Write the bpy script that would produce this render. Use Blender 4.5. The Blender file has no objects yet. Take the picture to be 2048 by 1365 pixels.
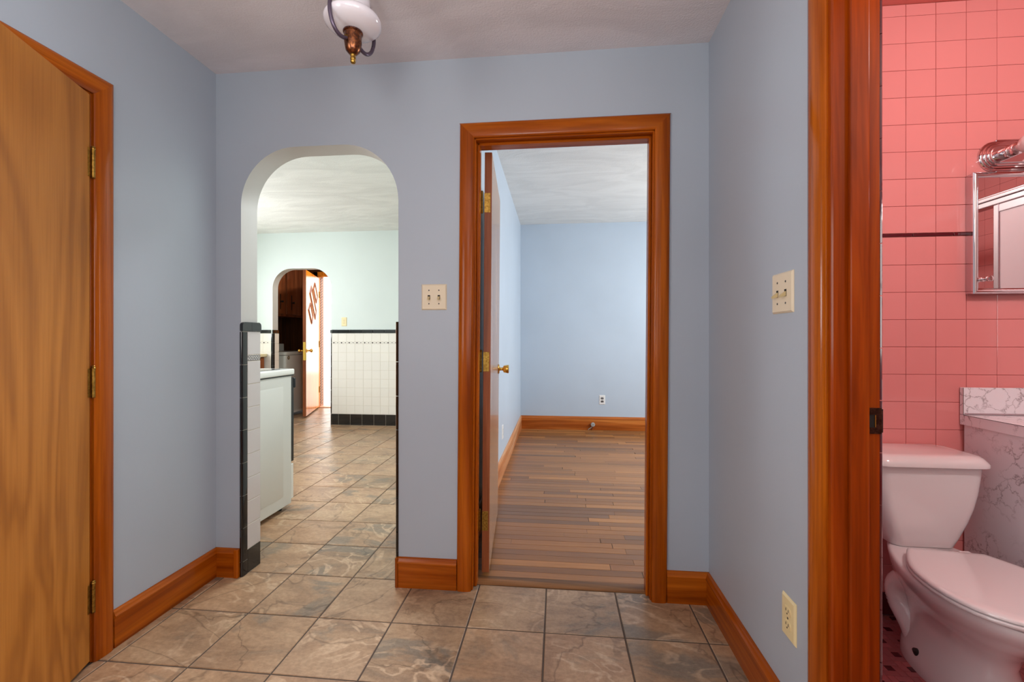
import bpy, bmesh, math, random
from mathutils import Vector, Matrix
R = math.radians
random.seed(7)
SC = bpy.context.scene
COL = SC.collection

# ------------------------------------------------------------------ camera
cam_d = bpy.data.cameras.new('camera'); cam = bpy.data.objects.new('camera', cam_d); COL.objects.link(cam)
cam_d.sensor_fit = 'HORIZONTAL'; cam_d.sensor_width = 36.0
cam_d.lens = 36.0 * 889.6 / 2048.0
cam_d.shift_y = -(682.5 - 677.0) / 2048.0
cam_d.clip_start = 0.02; cam_d.clip_end = 200
CAMZ = 1.1354
cam.location = (0, 0, CAMZ)
cam.rotation_euler = (R(90), 0, 0.1006)
SC.camera = cam

# ------------------------------------------------------------------ world, daylight, exposure
SC.view_settings.view_transform = 'Standard'
SC.view_settings.look = 'None'
SC.view_settings.gamma = 1.0
SC.view_settings.use_curve_mapping = False
SC.view_settings.exposure = 0.0
SC.cycles.use_denoising = True
SC.cycles.max_bounces = 10
SC.cycles.diffuse_bounces = 6
SC.cycles.sample_clamp_indirect = 6.0
SC.cycles.caustics_reflective = False
SC.cycles.caustics_refractive = False
w = bpy.data.worlds.new('sky'); SC.world = w; w.use_nodes = True
wb = w.node_tree.nodes['Background']
wb.inputs[0].default_value = (1.0, 0.985, 0.95, 1); wb.inputs[1].default_value = 3.6

def area(name, loc, rot, sx, sy, power, color, spread=180):
    l = bpy.data.lights.new(name, 'AREA'); l.shape = 'RECTANGLE'; l.size = sx; l.size_y = sy
    l.energy = power; l.color = color; l.spread = R(spread)
    o = bpy.data.objects.new(name, l); COL.objects.link(o); o.location = loc; o.rotation_euler = rot
    return o
XLG, XRG = -1.72, .73
# daylight at openings: the hall's three are added fill, kitchen and bedroom have windows
area('hall_rear_fill', (-0.30, -2.30, 1.42), (R(90), 0, 0), 1.15, 1.15, 1, (0.97, 0.98, 1.0))
area('hall_left_fill', (XLG, -.55, 1.52), (0, R(-90), 0), 1.1, 1.2, 19, (1.0, 0.96, 0.95))
area('hall_right_fill', (XRG, -.55, 1.52), (0, R(90), 0), 1.1, 1.2, 13, (0.97, 0.985, 1.0))
# the photographer's soft lamp on its stand just behind the camera
area('photo_lamp', (-0.28, -0.20, 1.55), (R(178), 0, 0), .42, .42, 22, (1.0, 0.965, 0.93))
area('kitchen_window_daylight', (-4.56, 3.75, 1.62), (0, R(-90), 0), 1.0, 1.5, 84, (0.96, 0.985, 1.0))
area('bedroom_window_daylight', (2.81, 3.9, 1.50), (0, R(90), 0), 1.2, 1.5, 82, (0.93, 0.97, 1.0))

# ------------------------------------------------------------------ mesh helpers
class MB:
    def __init__(s): s.bm = bmesh.new(); s.boxy = False
    def box(s, x0, x1, y0, y1, z0, z1, bevel=0, seg=1):
        vs = [s.bm.verts.new((x, y, z)) for x in (x0, x1) for y in (y0, y1) for z in (z0, z1)]
        fs = [s.bm.faces.new([vs[i] for i in q]) for q in ((0,1,3,2),(4,6,7,5),(0,4,5,1),(2,3,7,6),(0,2,6,4),(1,5,7,3))]
        if bevel:
            s.boxy = True
            es = set(e for f in fs for e in f.edges)
            bmesh.ops.bevel(s.bm, geom=list(es), offset=bevel, segments=seg, affect='EDGES', profile=0.5)
        return s
    def prism(s, poly, axis, a0, a1):
        def p(q, a):
            return {'x': (a, q[0], q[1]), 'y': (q[0], a, q[1]), 'z': (q[0], q[1], a)}[axis]
        A = [s.bm.verts.new(p(q, a0)) for q in poly]; B = [s.bm.verts.new(p(q, a1)) for q in poly]
        s.bm.faces.new(A); s.bm.faces.new(B[::-1])
        n = len(poly)
        for i in range(n): s.bm.faces.new((A[i], B[i], B[(i+1) % n], A[(i+1) % n]))
        return s
    def loft(s, loops, caps=True):
        L = [[s.bm.verts.new(p) for p in lp] for lp in loops]; n = len(loops[0])
        for a, b in zip(L, L[1:]):
            for i in range(n): s.bm.faces.new((a[i], a[(i+1) % n], b[(i+1) % n], b[i]))
        if caps: s.bm.faces.new(L[0][::-1]); s.bm.faces.new(L[-1])
        return s
    def lathe(s, prof, origin=(0,0,0), axis=(0,0,1), seg=28):
        q = Vector((0,0,1)).rotation_difference(Vector(axis).normalized()); o = Vector(origin)
        rings = []
        for r, z in prof:
            if r < 1e-6: rings.append([s.bm.verts.new(o + q @ Vector((0,0,z)))])
            else: rings.append([s.bm.verts.new(o + q @ Vector((r*math.cos(2*math.pi*i/seg), r*math.sin(2*math.pi*i/seg), z))) for i in range(seg)])
        for a, b in zip(rings, rings[1:]):
            for i in range(seg):
                j = (i+1) % seg
                if len(a) == 1 and len(b) == 1: continue
                if len(a) == 1: s.bm.faces.new((a[0], b[j], b[i]))
                elif len(b) == 1: s.bm.faces.new((a[i], a[j], b[0]))
                else: s.bm.faces.new((a[i], a[j], b[j], b[i]))
        return s
    def cyl(s, p0, p1, r, r1=None, seg=16):
        p0 = Vector(p0); p1 = Vector(p1); d = p1 - p0; r1 = r if r1 is None else r1
        return s.lathe([(0,0),(r,0),(r1,d.length),(0,d.length)], p0, d, seg)
    def tube(s, pts, r, seg=10):
        pts = [Vector(p) for p in pts]; rings = []
        up = Vector((0.13,0.27,1)).normalized()
        for i, p in enumerate(pts):
            t = (pts[min(i+1,len(pts)-1)] - pts[max(i-1,0)]).normalized()
            a = t.cross(up).normalized(); b = t.cross(a)
            rr = r[i] if isinstance(r, (list, tuple)) else r
            rings.append([p + a*rr*math.cos(2*math.pi*k/seg) + b*rr*math.sin(2*math.pi*k/seg) for k in range(seg)])
        return s.loft(rings)
    def quad(s, *p):
        s.bm.faces.new([s.bm.verts.new(q) for q in p]); return s
    def shear(s, k):
        for v in s.bm.verts: v.co.x += k * v.co.z
        return s
    def mesh(s, name, mats, smooth=40, matfn=None):
        bmesh.ops.remove_doubles(s.bm, verts=s.bm.verts[:], dist=1e-6)
        bmesh.ops.recalc_face_normals(s.bm, faces=s.bm.faces[:])
        me = bpy.data.meshes.new(name)
        if not isinstance(mats, (list, tuple)): mats = [mats]
        for m in mats: me.materials.append(m)
        if matfn:
            for f in s.bm.faces: f.material_index = matfn(f.calc_center_median(), f.normal)
        s.bm.to_mesh(me); s.bm.free()
        if smooth:
            if s.boxy: smooth = min(smooth, 18)
            me.polygons.foreach_set('use_smooth', [True]*len(me.polygons)); me.set_sharp_from_angle(angle=R(smooth))
        return me
    def build(s, name, mats, parent=None, loc=(0,0,0), smooth=40, matfn=None):
        return link(name, s.mesh(name, mats, smooth, matfn), parent, loc)

def link(name, data, parent=None, loc=(0,0,0), rot=(0,0,0), scale=None):
    o = bpy.data.objects.new(name, data); COL.objects.link(o); o.location = loc; o.rotation_euler = rot
    if scale: o.scale = scale
    if parent: o.parent = parent
    return o
def tag(o, label, cat, group=None, kind=None):
    o['label'] = label; o['category'] = cat
    if group: o['group'] = group
    if kind: o['kind'] = kind
    return o
def thing(name, label, cat, loc=(0,0,0), rot=(0,0,0), group=None, kind=None):
    return tag(link(name, None, None, loc, rot), label, cat, group, kind)
def struct(o, label, cat): return tag(o, label, cat, kind='structure')

# ------------------------------------------------------------------ materials
def srgb(r, g, b):
    f = lambda c: (c/255/12.92 if c/255 <= .04045 else ((c/255+.055)/1.055)**2.4)
    return (f(r), f(g), f(b), 1)
class NT:
    def __init__(s, name):
        s.m = bpy.data.materials.new(name); s.m.use_nodes = True; s.t = s.m.node_tree; s.b = s.t.nodes['Principled BSDF']
    def n(s, typ, **kw):
        nd = s.t.nodes.new(typ)
        for k, v in kw.items():
            if k in nd.inputs: nd.inputs[k].default_value = v
            else: setattr(nd, k, v)
        return nd
    def l(s, a, b): s.t.links.new(a, b)
    def set(s, **kw):
        for k, v in kw.items(): s.b.inputs[k.replace('_', ' ')].default_value = v
        return s
    def coords(s, kind='Object', scale=(1,1,1), rnd=0, rot=(0,0,0)):
        if kind == 'Position': src = s.n('ShaderNodeNewGeometry').outputs['Position']
        else: src = s.n('ShaderNodeTexCoord').outputs[kind]
        if rnd:
            oi = s.n('ShaderNodeObjectInfo'); mu = s.n('ShaderNodeVectorMath', operation='SCALE'); mu.inputs[0].default_value = (rnd, rnd*1.7, rnd*.6)
            s.l(oi.outputs['Random'], mu.inputs['Scale'])
            ad = s.n('ShaderNodeVectorMath', operation='ADD'); s.l(src, ad.inputs[0]); s.l(mu.outputs[0], ad.inputs[1]); src = ad.outputs[0]
        mp = s.n('ShaderNodeMapping'); mp.inputs['Scale'].default_value = scale; mp.inputs['Rotation'].default_value = rot
        s.l(src, mp.inputs[0]); return mp.outputs[0]
    def noise(s, vec, scale=5, detail=3, rough=.5, dist=0):
        nd = s.n('ShaderNodeTexNoise'); nd.inputs['Scale'].default_value = scale; nd.inputs['Detail'].default_value = detail
        nd.inputs['Roughness'].default_value = rough; nd.inputs['Distortion'].default_value = dist
        s.l(vec, nd.inputs['Vector']); return nd.outputs['Fac']
    def ramp(s, fac, stops):
        r = s.n('ShaderNodeValToRGB'); e = r.color_ramp.elements
        while len(e) < len(stops): e.new(.5)
        for el, (p, c) in zip(e, stops): el.position = p; el.color = c
        s.l(fac, r.inputs[0]); return r.outputs[0]
    def mix(s, fac, a, b, mode='MIX'):
        m = s.n('ShaderNodeMix', data_type='RGBA', blend_type=mode)
        for i, v in ((0, fac), (6, a), (7, b)):
            if hasattr(v, 'is_linked') or hasattr(v, 'links'): s.l(v, m.inputs[i])
            else: m.inputs[i].default_value = v
        return m.outputs[2]
    def bump(s, h, strength=.2, dist=.01):
        b = s.n('ShaderNodeBump'); b.inputs['Strength'].default_value = strength; b.inputs['Distance'].default_value = dist
        s.l(h, b.inputs['Height']); s.l(b.outputs[0], s.b.inputs['Normal'])
    def color(s, c): s.l(c, s.b.inputs['Base Color']); return s

def plain(name, rgb, rough=.5, metal=0, coat=0):
    t = NT(name); t.set(Base_Color=srgb(*rgb), Roughness=rough, Metallic=metal, Coat_Weight=coat); return t.m
def paint(name, rgb, rough=.5, bump=.06):
    t = NT(name); c = srgb(*rgb); v = t.coords('Position', (1,1,1))
    t.set(Roughness=rough)
    n = t.noise(v, 1.6, 3); d = tuple(x*.955 for x in c[:3]) + (1,)
    t.color(t.ramp(n, [(.35, d), (.65, c)]))
    t.bump(t.noise(v, 38, 3, .55), bump, .004); return t.m
def plaster_ceiling(name, rgb, swirl=.5):
    t = NT(name); c = srgb(*rgb); v = t.coords('Position', (1, 2.6, 1), rot=(0, 0, R(12))); t.set(Roughness=.85)
    a = t.noise(v, 1.5, 5, .55, 1.3); f = t.noise(t.coords('Position'), 130, 2, .6)
    d = tuple(x*.90 for x in c[:3]) + (1,)
    t.color(t.ramp(a, [(.38, d), (.6, c)]))
    ad = t.n('ShaderNodeMath', operation='MULTIPLY_ADD'); t.l(a, ad.inputs[0]); ad.inputs[1].default_value = 6*swirl; t.l(f, ad.inputs[2])
    t.bump(ad.outputs[0], .35, .006); return t.m
def wood(name, dark, mid, light, axis='z', rough=.17, coat=.0, fine=1.0, rings=1.0, kind='Object', rnd=5.0):
    t = NT(name); i = 'xyz'.index(axis)
    sc = [9.0*fine]*3; sc[i] = .55
    v = t.coords(kind, tuple(sc), rnd)
    sf = [70.0*fine]*3; sf[i] = 2.2
    vf = t.coords(kind, tuple(sf), rnd)
    a = t.noise(v, 1.0, 4, .55, 1.6*rings)
    base = t.ramp(a, [(.28, srgb(*dark)), (.5, srgb(*mid)), (.72, srgb(*light))])
    g = t.noise(vf, 1.0, 3, .6, .4)
    gr = t.ramp(g, [(.35, (.55,.50,.46,1)), (.58, (1,1,1,1))])
    t.color(t.mix(.55, base, gr, 'MULTIPLY'))
    t.set(Roughness=rough, Coat_Weight=coat, Coat_Roughness=.12, Specular_IOR_Level=.19)
    t.bump(g, .05, .002); return t.m
def plywood(name, dark, mid, light, kind='Object'):
    t = NT(name); v = t.coords(kind, (2.1, 2.1, .42), 0)
    nz = t.noise(v, 1.3, 3, .5, .8)
    wv = t.n('ShaderNodeMath', operation='MULTIPLY'); t.l(nz, wv.inputs[0]); wv.inputs[1].default_value = 62
    sn = t.n('ShaderNodeMath', operation='SINE'); t.l(wv.outputs[0], sn.inputs[0])
    ab = t.n('ShaderNodeMath', operation='MULTIPLY_ADD'); t.l(sn.outputs[0], ab.inputs[0]); ab.inputs[1].default_value = .5; ab.inputs[2].default_value = .5
    base = t.ramp(ab.outputs[0], [(0, srgb(*dark)), (.4, srgb(*mid)), (1, srgb(*light))])
    big = t.ramp(t.noise(t.coords(kind, (1.4, 1.4, .5)), 1.1, 2), [(.35, srgb(*mid)), (.65, srgb(*light))])
    vf = t.coords(kind, (110, 110, 3)); g = t.noise(vf, 1, 3, .6)
    gr = t.ramp(g, [(.36, (.78,.72,.66,1)), (.56, (1,1,1,1))])
    t.color(t.mix(.5, t.mix(.36, big, base), gr, 'MULTIPLY'))
    t.set(Roughness=.34, Specular_IOR_Level=.22); t.bump(g, .03, .002); return t.m
def slate(name):
    t = NT(name); v = t.coords('Object', (1.0, 2.0, 1), 23, (0, 0, R(38)))
    iso = t.coords('Object', (1, 1, 1), 17)
    oi = t.n('ShaderNodeObjectInfo')
    a = t.noise(v, 2.6, 9, .62, 1.4)
    c = t.ramp(a, [(.30, srgb(118, 101, 84)), (.42, srgb(156, 121, 92)), (.52, srgb(182, 146, 113)), (.62, srgb(190, 156, 122)), (.74, srgb(206, 178, 144))])
    pt = t.ramp(oi.outputs['Random'], [(0, srgb(140, 128, 108)), (.22, srgb(186, 144, 108)), (.4, srgb(168, 146, 118)), (.58, srgb(150, 116, 92)), (.76, srgb(190, 158, 124)), (1, srgb(132, 116, 92))])
    c = t.mix(.40, c, pt)
    # grey slate patches with a firm edge
    g = t.noise(v, 1.5, 7, .6, .9)
    c = t.mix(t.ramp(g, [(.56, (0,0,0,1)), (.62, (.62,.62,.62,1))]), c, srgb(116, 112, 102))
    # broad folded bands, only in places
    sw = t.noise(iso, 2.1, 4, .45, 3.2)
    m1 = t.n('ShaderNodeMath', operation='MULTIPLY'); t.l(sw, m1.inputs[0]); m1.inputs[1].default_value = 30
    sn = t.n('ShaderNodeMath', operation='SINE'); t.l(m1.outputs[0], sn.inputs[0])
    band = t.ramp(sn.outputs[0], [(.55, (0,0,0,1)), (1, (.75,.75,.75,1))])
    msk = t.ramp(t.noise(iso, 2.3, 2), [(.46, (0,0,0,1)), (.6, (1,1,1,1))])
    c = t.mix(t.mix(1, band, msk, 'MULTIPLY'), c, srgb(208, 178, 146))
    # cleft line: the border of one large fold
    cl = t.noise(iso, 1.7, 5, .5, .6)
    lin = t.ramp(cl, [(.490, (1,1,1,1)), (.497, (.45,.42,.40,1)), (.504, (1,1,1,1))])
    c = t.mix(.8, c, lin, 'MULTIPLY')
    gn = t.noise(iso, 55, 5, .75); gs = t.noise(t.coords('Object', (30, 90, 1), 11, (0, 0, R(38))), 1, 4, .7)
    c = t.mix(.6, c, t.ramp(gn, [(.36, (.66,.63,.60,1)), (.6, (1,1,1,1))]), 'MULTIPLY')
    c = t.mix(.45, c, t.ramp(gs, [(.38, (.70,.66,.62,1)), (.6, (1,1,1,1))]), 'MULTIPLY')
    t.color(c); t.set(Roughness=.32)
    mh = t.n('ShaderNodeMath', operation='MULTIPLY_ADD'); t.l(gn, mh.inputs[0]); mh.inputs[1].default_value = .3; t.l(a, mh.inputs[2])
    t.bump(mh.outputs[0], .3, .008); return t.m
def oak_floor(name):
    t = NT(name); oi = t.n('ShaderNodeObjectInfo')
    v = t.coords('Position', (1.0, 16, 1), 9); vf = t.coords('Position', (6, 150, 1), 9)
    pt = t.ramp(oi.outputs['Random'], [(0, srgb(118, 80, 48)), (.2, srgb(166, 112, 62)), (.45, srgb(140, 96, 58)), (.7, srgb(186, 128, 72)), (.85, srgb(152, 102, 60)), (1, srgb(126, 90, 62))])
    g = t.ramp(t.noise(v, 1.4, 4, .6, 1.5), [(.3, (.80,.77,.74,1)), (.6, (1,1,1,1))])
    f = t.ramp(t.noise(vf, 1, 3, .6), [(.35, (.78,.74,.70,1)), (.55, (1,1,1,1))])
    t.color(t.mix(.6, t.mix(.8, pt, g, 'MULTIPLY'), f, 'MULTIPLY'))
    t.set(Roughness=.30, Specular_IOR_Level=.4); return t.m
def marble(name):
    t = NT(name); v = t.coords('Position', (1,1,1))
    nz = t.n('ShaderNodeTexNoise'); nz.inputs['Scale'].default_value = 9; nz.inputs['Detail'].default_value = 5; nz.inputs['Roughness'].default_value = .65; t.l(v, nz.inputs['Vector'])
    sc = t.n('ShaderNodeVectorMath', operation='SCALE'); sc.inputs['Scale'].default_value = .16; t.l(nz.outputs['Color'], sc.inputs[0])
    ad = t.n('ShaderNodeVectorMath', operation='ADD'); t.l(v, ad.inputs[0]); t.l(sc.outputs[0], ad.inputs[1])
    vo = t.n('ShaderNodeTexVoronoi', feature='DISTANCE_TO_EDGE'); vo.inputs['Scale'].default_value = 17; t.l(ad.outputs[0], vo.inputs['Vector'])
    ve = t.ramp(vo.outputs['Distance'], [(0, (1,1,1,1)), (.035, (.25,.25,.25,1)), (.09, (0,0,0,1))])
    mk = t.ramp(t.noise(v, 6, 3), [(.42, (0,0,0,1)), (.58, (1,1,1,1))])
    t.color(t.mix(t.mix(1, ve, mk, 'MULTIPLY'), srgb(230, 228, 232), srgb(150, 142, 146)))
    t.set(Roughness=.3); return t.m
def glaze(name, rgb, var=.06, rough=.12):
    t = NT(name); c = srgb(*rgb); oi = t.n('ShaderNodeObjectInfo')
    d = tuple(x*(1-var) for x in c[:3]) + (1,)
    t.color(t.ramp(oi.outputs['Random'], [(0, d), (1, c)])); t.set(Roughness=rough, Coat_Weight=.3)
    t.bump(t.noise(t.coords('Position'), 14, 2), .04, .004); return t.m
def metal(name, rgb, rough=.25, tarnish=None):
    t = NT(name); t.set(Metallic=1, Roughness=rough)
    if tarnish:
        n = t.noise(t.coords('Object', (1,1,1), 3), 120, 3, .6)
        t.color(t.ramp(n, [(.4, srgb(*tarnish)), (.62, srgb(*rgb))]))
    else: t.set(Base_Color=srgb(*rgb))
    return t.m
def border(name):
    t = NT(name); v = t.coords('Position', (1,1,1)); sp = t.n('ShaderNodeSeparateXYZ'); t.l(v, sp.inputs[0])
    cb = t.n('ShaderNodeCombineXYZ'); ad = t.n('ShaderNodeMath', operation='ADD'); t.l(sp.outputs[0], ad.inputs[0]); t.l(sp.outputs[1], ad.inputs[1])
    t.l(ad.outputs[0], cb.inputs[0]); t.l(sp.outputs[2], cb.inputs[1])
    br = t.n('ShaderNodeTexBrick'); br.inputs['Scale'].default_value = 10; br.inputs['Color1'].default_value = srgb(226, 222, 218); br.inputs['Color2'].default_value = srgb(214, 210, 206)
    br.inputs['Mortar'].default_value = srgb(34, 32, 34); br.inputs['Mortar Size'].default_value = .016; br.inputs['Brick Width'].default_value = .17; br.inputs['Row Height'].default_value = .075
    t.l(cb.outputs[0], br.inputs['Vector']); t.color(br.outputs['Color']); t.set(Roughness=.3); return t.m

M = {}
M['blue'] = paint('blue_grey_wall_paint', (171, 180, 191), .42)
M['bluelit'] = paint('blue_grey_wall_paint_lit', (188, 201, 214), .45)  # hall paint again, the bedroom's brighter light put into the lighter colour
M['mint'] = paint('pale_mint_wall_paint', (203, 213, 210), .5)
M['cream'] = paint('off_white_reveal_paint', (196, 194, 190), .55)
M['ceil'] = plaster_ceiling('hall_ceiling_plaster', (222, 216, 219), .25)
M['ceil2'] = plaster_ceiling('swirled_ceiling_plaster', (226, 227, 224), 1.0)
M['pinkpaint'] = paint('pink_ceiling_paint', (205, 110, 100), .4)
M['oakz'] = wood('varnished_fir_upright', (124, 52, 3), (160, 76, 9), (186, 98, 20), 'z')
M['oakx'] = wood('varnished_fir_along_x', (124, 52, 3), (160, 76, 9), (186, 98, 20), 'x')
M['oaky'] = wood('varnished_fir_along_y', (124, 52, 3), (160, 76, 9), (186, 98, 20), 'y')
M['red'] = wood('reddish_varnished_fir', (104, 36, 2), (144, 56, 5), (168, 78, 14), 'z')
M['boardx'] = wood('worn_baseboard_along_x', (150, 72, 20), (190, 104, 40), (214, 134, 64), 'x', .35, .2)
M['boardy'] = wood('worn_baseboard_along_y', (160, 84, 40), (204, 134, 84), (226, 180, 140), 'y', .4, .1)
M['edge'] = wood('door_edge_wood', (128, 66, 36), (156, 88, 52), (176, 106, 68), 'z', .4, .1)
M['ply'] = plywood('birch_plywood_door', (118, 62, 16), (160, 97, 34), (182, 118, 50))
M['tanply'] = wood('tan_flush_door', (160, 120, 92), (186, 146, 116), (202, 164, 136), 'z', .25, .3, .6)
M['gold'] = wood('golden_fir_door', (196, 104, 24), (226, 136, 40), (238, 160, 58), 'z', .16, .2)
M['dark'] = wood('dark_walnut_cabinet', (96, 50, 28), (134, 74, 42), (158, 94, 58), 'z', .35, .2)
M['panel'] = wood('dark_wall_panelling', (52, 28, 12), (76, 42, 20), (94, 54, 28), 'z', .4, .1)
M['slate'] = slate('slate_look_floor_tile')
M['grout'] = paint('dark_brown_grout', (84, 70, 60), .8, .2)
M['oakfloor'] = oak_floor('strip_oak_floor')
M['under'] = plain('subfloor_dark', (52, 36, 24), .8)
M['saddle'] = wood('worn_oak_saddle', (84, 58, 36), (140, 98, 62), (164, 118, 78), 'x', .45, .1)
M['black'] = glaze('black_glazed_tile', (16, 16, 18), .2, .1)
M['white'] = glaze('white_glazed_tile', (228, 224, 216), .03, .14)
M['whitegrey'] = glaze('pale_grey_glazed_tile', (206, 200, 198), .03, .14)
M['tgrout'] = plain('tile_grout', (208, 200, 182), .8)
M['border'] = border('chain_border_tile')
M['pink'] = glaze('pink_glazed_tile', (222, 138, 135), .05, .12)
M['pgrout'] = plain('pink_tile_grout', (168, 96, 86), .8)
M['burg'] = glaze('burgundy_glazed_tile', (84, 16, 26), .1, .1)
M['marble'] = marble('marble_laminate')
M['seam'] = plain('dark_laminate_seam', (52, 44, 44), .5)
M['porc'] = plain('white_porcelain', (226, 220, 220), .1, 0, .5)
M['enamel'] = plain('white_enamel', (226, 226, 220), .22, 0, .3)
M['enamelgrey'] = plain('grey_white_enamel', (206, 206, 200), .3, 0, .2)
M['blackmetal'] = plain('black_appliance_trim', (30, 32, 34), .3)
M['glassblack'] = plain('black_cooktop_glass', (34, 38, 44), .08)
M['ivory'] = plain('ivory_plastic', (222, 206, 178), .35)
M['ivory2'] = plain('aged_ivory_plastic', (226, 208, 160), .4)
M['toggle'] = plain('tan_toggle_plastic', (196, 176, 130), .35)
M['wplastic'] = plain('white_plastic', (232, 230, 226), .35)
M['bplastic'] = plain('dark_brown_plastic', (40, 30, 28), .4)
M['hole'] = plain('dark_slot', (24, 20, 16), .8)
M['brass'] = metal('aged_brass', (172, 134, 64), .34, (134, 100, 44))
M['brightbrass'] = metal('polished_brass', (226, 178, 84), .16)
M['copper'] = metal('antique_copper', (150, 92, 58), .28, (96, 62, 48))
M['bronze'] = plain('purple_bronze_arm', (92, 80, 96), .3, .6)
M['chrome'] = metal('chrome', (222, 214, 216), .06)
M['alu'] = metal('brushed_aluminium', (206, 196, 200), .2)
M['strike'] = metal('dark_bronze_strike', (92, 62, 50), .4, (62, 40, 32))
M['opal'] = plain('opal_glass', (226, 220, 226), .12, 0, .5)
M['mirror'] = metal('mirror_silver', (236, 232, 232), .01)
M['frost'] = plain('frosted_shower_glass', (206, 190, 192), .35)
M['bulb'] = plain('frosted_bulb_glass', (240, 225, 222), .3)
M['counter'] = plain('cream_counter', (226, 210, 168), .35)
M['cabwood'] = wood('warm_base_cabinet', (120, 62, 26), (150, 84, 40), (172, 104, 56), 'z', .35, .2)
M['concrete'] = paint('pale_concrete', (206, 202, 190), .8)
M['grey'] = plain('grey_rubber', (168, 166, 160), .5)
M['iron'] = plain('black_iron', (22, 18, 16), .45)
M['peach'] = plain('peach_threshold', (226, 184, 158), .4)
M['badge'] = plain('brown_badge', (74, 46, 30), .3)
M['weather'] = plain('pale_weatherstrip', (170, 118, 90), .4)

# ------------------------------------------------------------------ key dimensions (metres)
YB, YB2 = 1.975, 2.09
XL, XR = -1.623, .646
HZ, KZ, BZ, BATHZ = 2.40, 2.535, 2.565, 2.50
YK = 5.575
ARL, ARR, ART = -1.4946, -.7225, 2.035
def arch_pts(xl, xr, zt, r, n=14):
    out = [(xl, -.02)]
    for i in range(n+1):
        a = math.pi - math.pi/2*i/n; out.append((xl+r+r*math.cos(a), zt-r+r*math.sin(a)))
    for i in range(n+1):
        a = math.pi/2 - math.pi/2*i/n; out.append((xr-r+r*math.cos(a), zt-r+r*math.sin(a)))
    out.append((xr, -.02)); return out

# ------------------------------------------------------------------ setting: walls
poly = [(-4.6,-.02)] + arch_pts(ARL, ARR, ART, .268) + [(-.415,-.02), (-.40,2.07), (.435,2.07), (.42,-.02), (3.2,-.02), (3.2,2.66), (-4.6,2.66)]
def back_mat(c, n):
    if n.y < -.7: return 0 if c.x < .7 else 1
    if n.y > .7: return 2 if c.x < -.5 else 3
    return 1
def wall_back():
    m = MB(); m.prism(poly, 'y', YB, YB2)
    # slice the kitchen side from the bedroom side so that each has its own paint
    bmesh.ops.bisect_plane(m.bm, geom=m.bm.verts[:]+m.bm.edges[:]+m.bm.faces[:], plane_co=(-.51,0,0), plane_no=(1,0,0))
    bmesh.ops.bisect_plane(m.bm, geom=m.bm.verts[:]+m.bm.edges[:]+m.bm.faces[:], plane_co=(.70,0,0), plane_no=(1,0,0))
    return m.build('wall_back', [M['blue'], M['cream'], M['mint'], M['bluelit']], matfn=back_mat)
WB = struct(wall_back(), 'blue-grey wall with a round-cornered archway and a wood-framed doorway', 'wall')

def side_wall(name, x0, x1, d0, d1, dz, label):      # doorway from d0 to d1 and an added window further back
    m = MB(); m.prism([(.085,-.02), (d0,-.02), (d0,dz), (d1,dz), (d1,-.02), (YB,-.02), (YB,2.66), (.085,2.66)], 'x', x0, x1)
    m.box(x0, x1, -2.3, -1.185, -.02, 2.66).box(x0, x1, -1.185, .085, -.02, .96).box(x0, x1, -1.185, .085, 2.08, 2.66)
    return struct(m.build(name, M['blue']), label, 'wall')
WL = side_wall('wall_left', XL-.115, XL, .69, 1.412, 2.0, 'blue-grey side wall holding the plywood door')
WR = side_wall('wall_right', XR, XR+.098, .33, 1.122, 2.07, 'blue-grey side wall beside the bathroom doorway')
def wall_hole_y(name, x0, x1, y0, y1, z1, hx0, hx1, hz0, hz1, mat, label):   # wall whose face looks along y
    m = MB(); m.box(x0, hx0, y0, y1, -.02, z1).box(hx1, x1, y0, y1, -.02, z1).box(hx0, hx1, y0, y1, -.02, hz0).box(hx0, hx1, y0, y1, hz1, z1)
    return struct(m.build(name, mat), label, 'wall')
def wall_hole_x(name, x0, x1, y0, y1, z1, hy0, hy1, hz0, hz1, mat, label):
    m = MB(); m.box(x0, x1, y0, hy0, -.02, z1).box(x0, x1, hy1, y1, -.02, z1).box(x0, x1, hy0, hy1, -.02, hz0).box(x0, x1, hy0, hy1, hz1, z1)
    return struct(m.build(name, mat), label, 'wall')
wall_hole_y('wall_rear', XL-.115, XR+.098, -2.3, -2.2, 2.66, -.9, .3, .82, 2.02, M['blue'], 'blue-grey end wall of the hall with an added window')
wall_hole_x('wall_kitchen_left', -4.6, -4.45, 1.975, 7.05, 2.66, 2.98, 4.52, 1.1, 2.14, M['mint'], 'pale mint kitchen wall with a wide window')
wall_hole_x('wall_bedroom_right', 2.7, 2.82, 1.975, 5.7, 2.66, 3.13, 4.67, .88, 2.12, M['bluelit'], 'pale blue bedroom wall with a window')
def part_mat(c, n): return 0 if n.x < 0 else 1
struct(MB().box(-.57, -.455, YB2, 5.6, -.02, 2.66).build('wall_partition', [M['mint'], M['bluelit']], matfn=part_mat), 'wall between kitchen and bedroom, pale blue on the bedroom side', 'wall')
struct(MB().box(-.57, 2.82, 5.58, 5.7, -.02, 2.66).build('wall_bedroom_back', M['bluelit']), 'plain pale blue wall at the far end of the bedroom', 'wall')
KAL, KAR, KAT = -3.768, -2.9505, 2.06
poly = [(-4.6,-.02)] + arch_pts(KAL, KAR, KAT, .26) + [(-.57,-.02), (-.57,2.66), (-4.6,2.66)]
WK = struct(MB().prism(poly, 'y', YK, YK+.115).build('wall_kitchen_back', [M['mint'], M['cream']], matfn=lambda c, n: 0 if abs(n.y) > .7 else 1), 'pale mint kitchen wall with a small round-cornered archway and tiled wainscot', 'wall')
struct(MB().box(-2.2, -2.08, 5.69, 7.05, -.02, 2.66).build('wall_porch_right', M['cream']), 'cream wall at the right of the back entry', 'wall')
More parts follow.
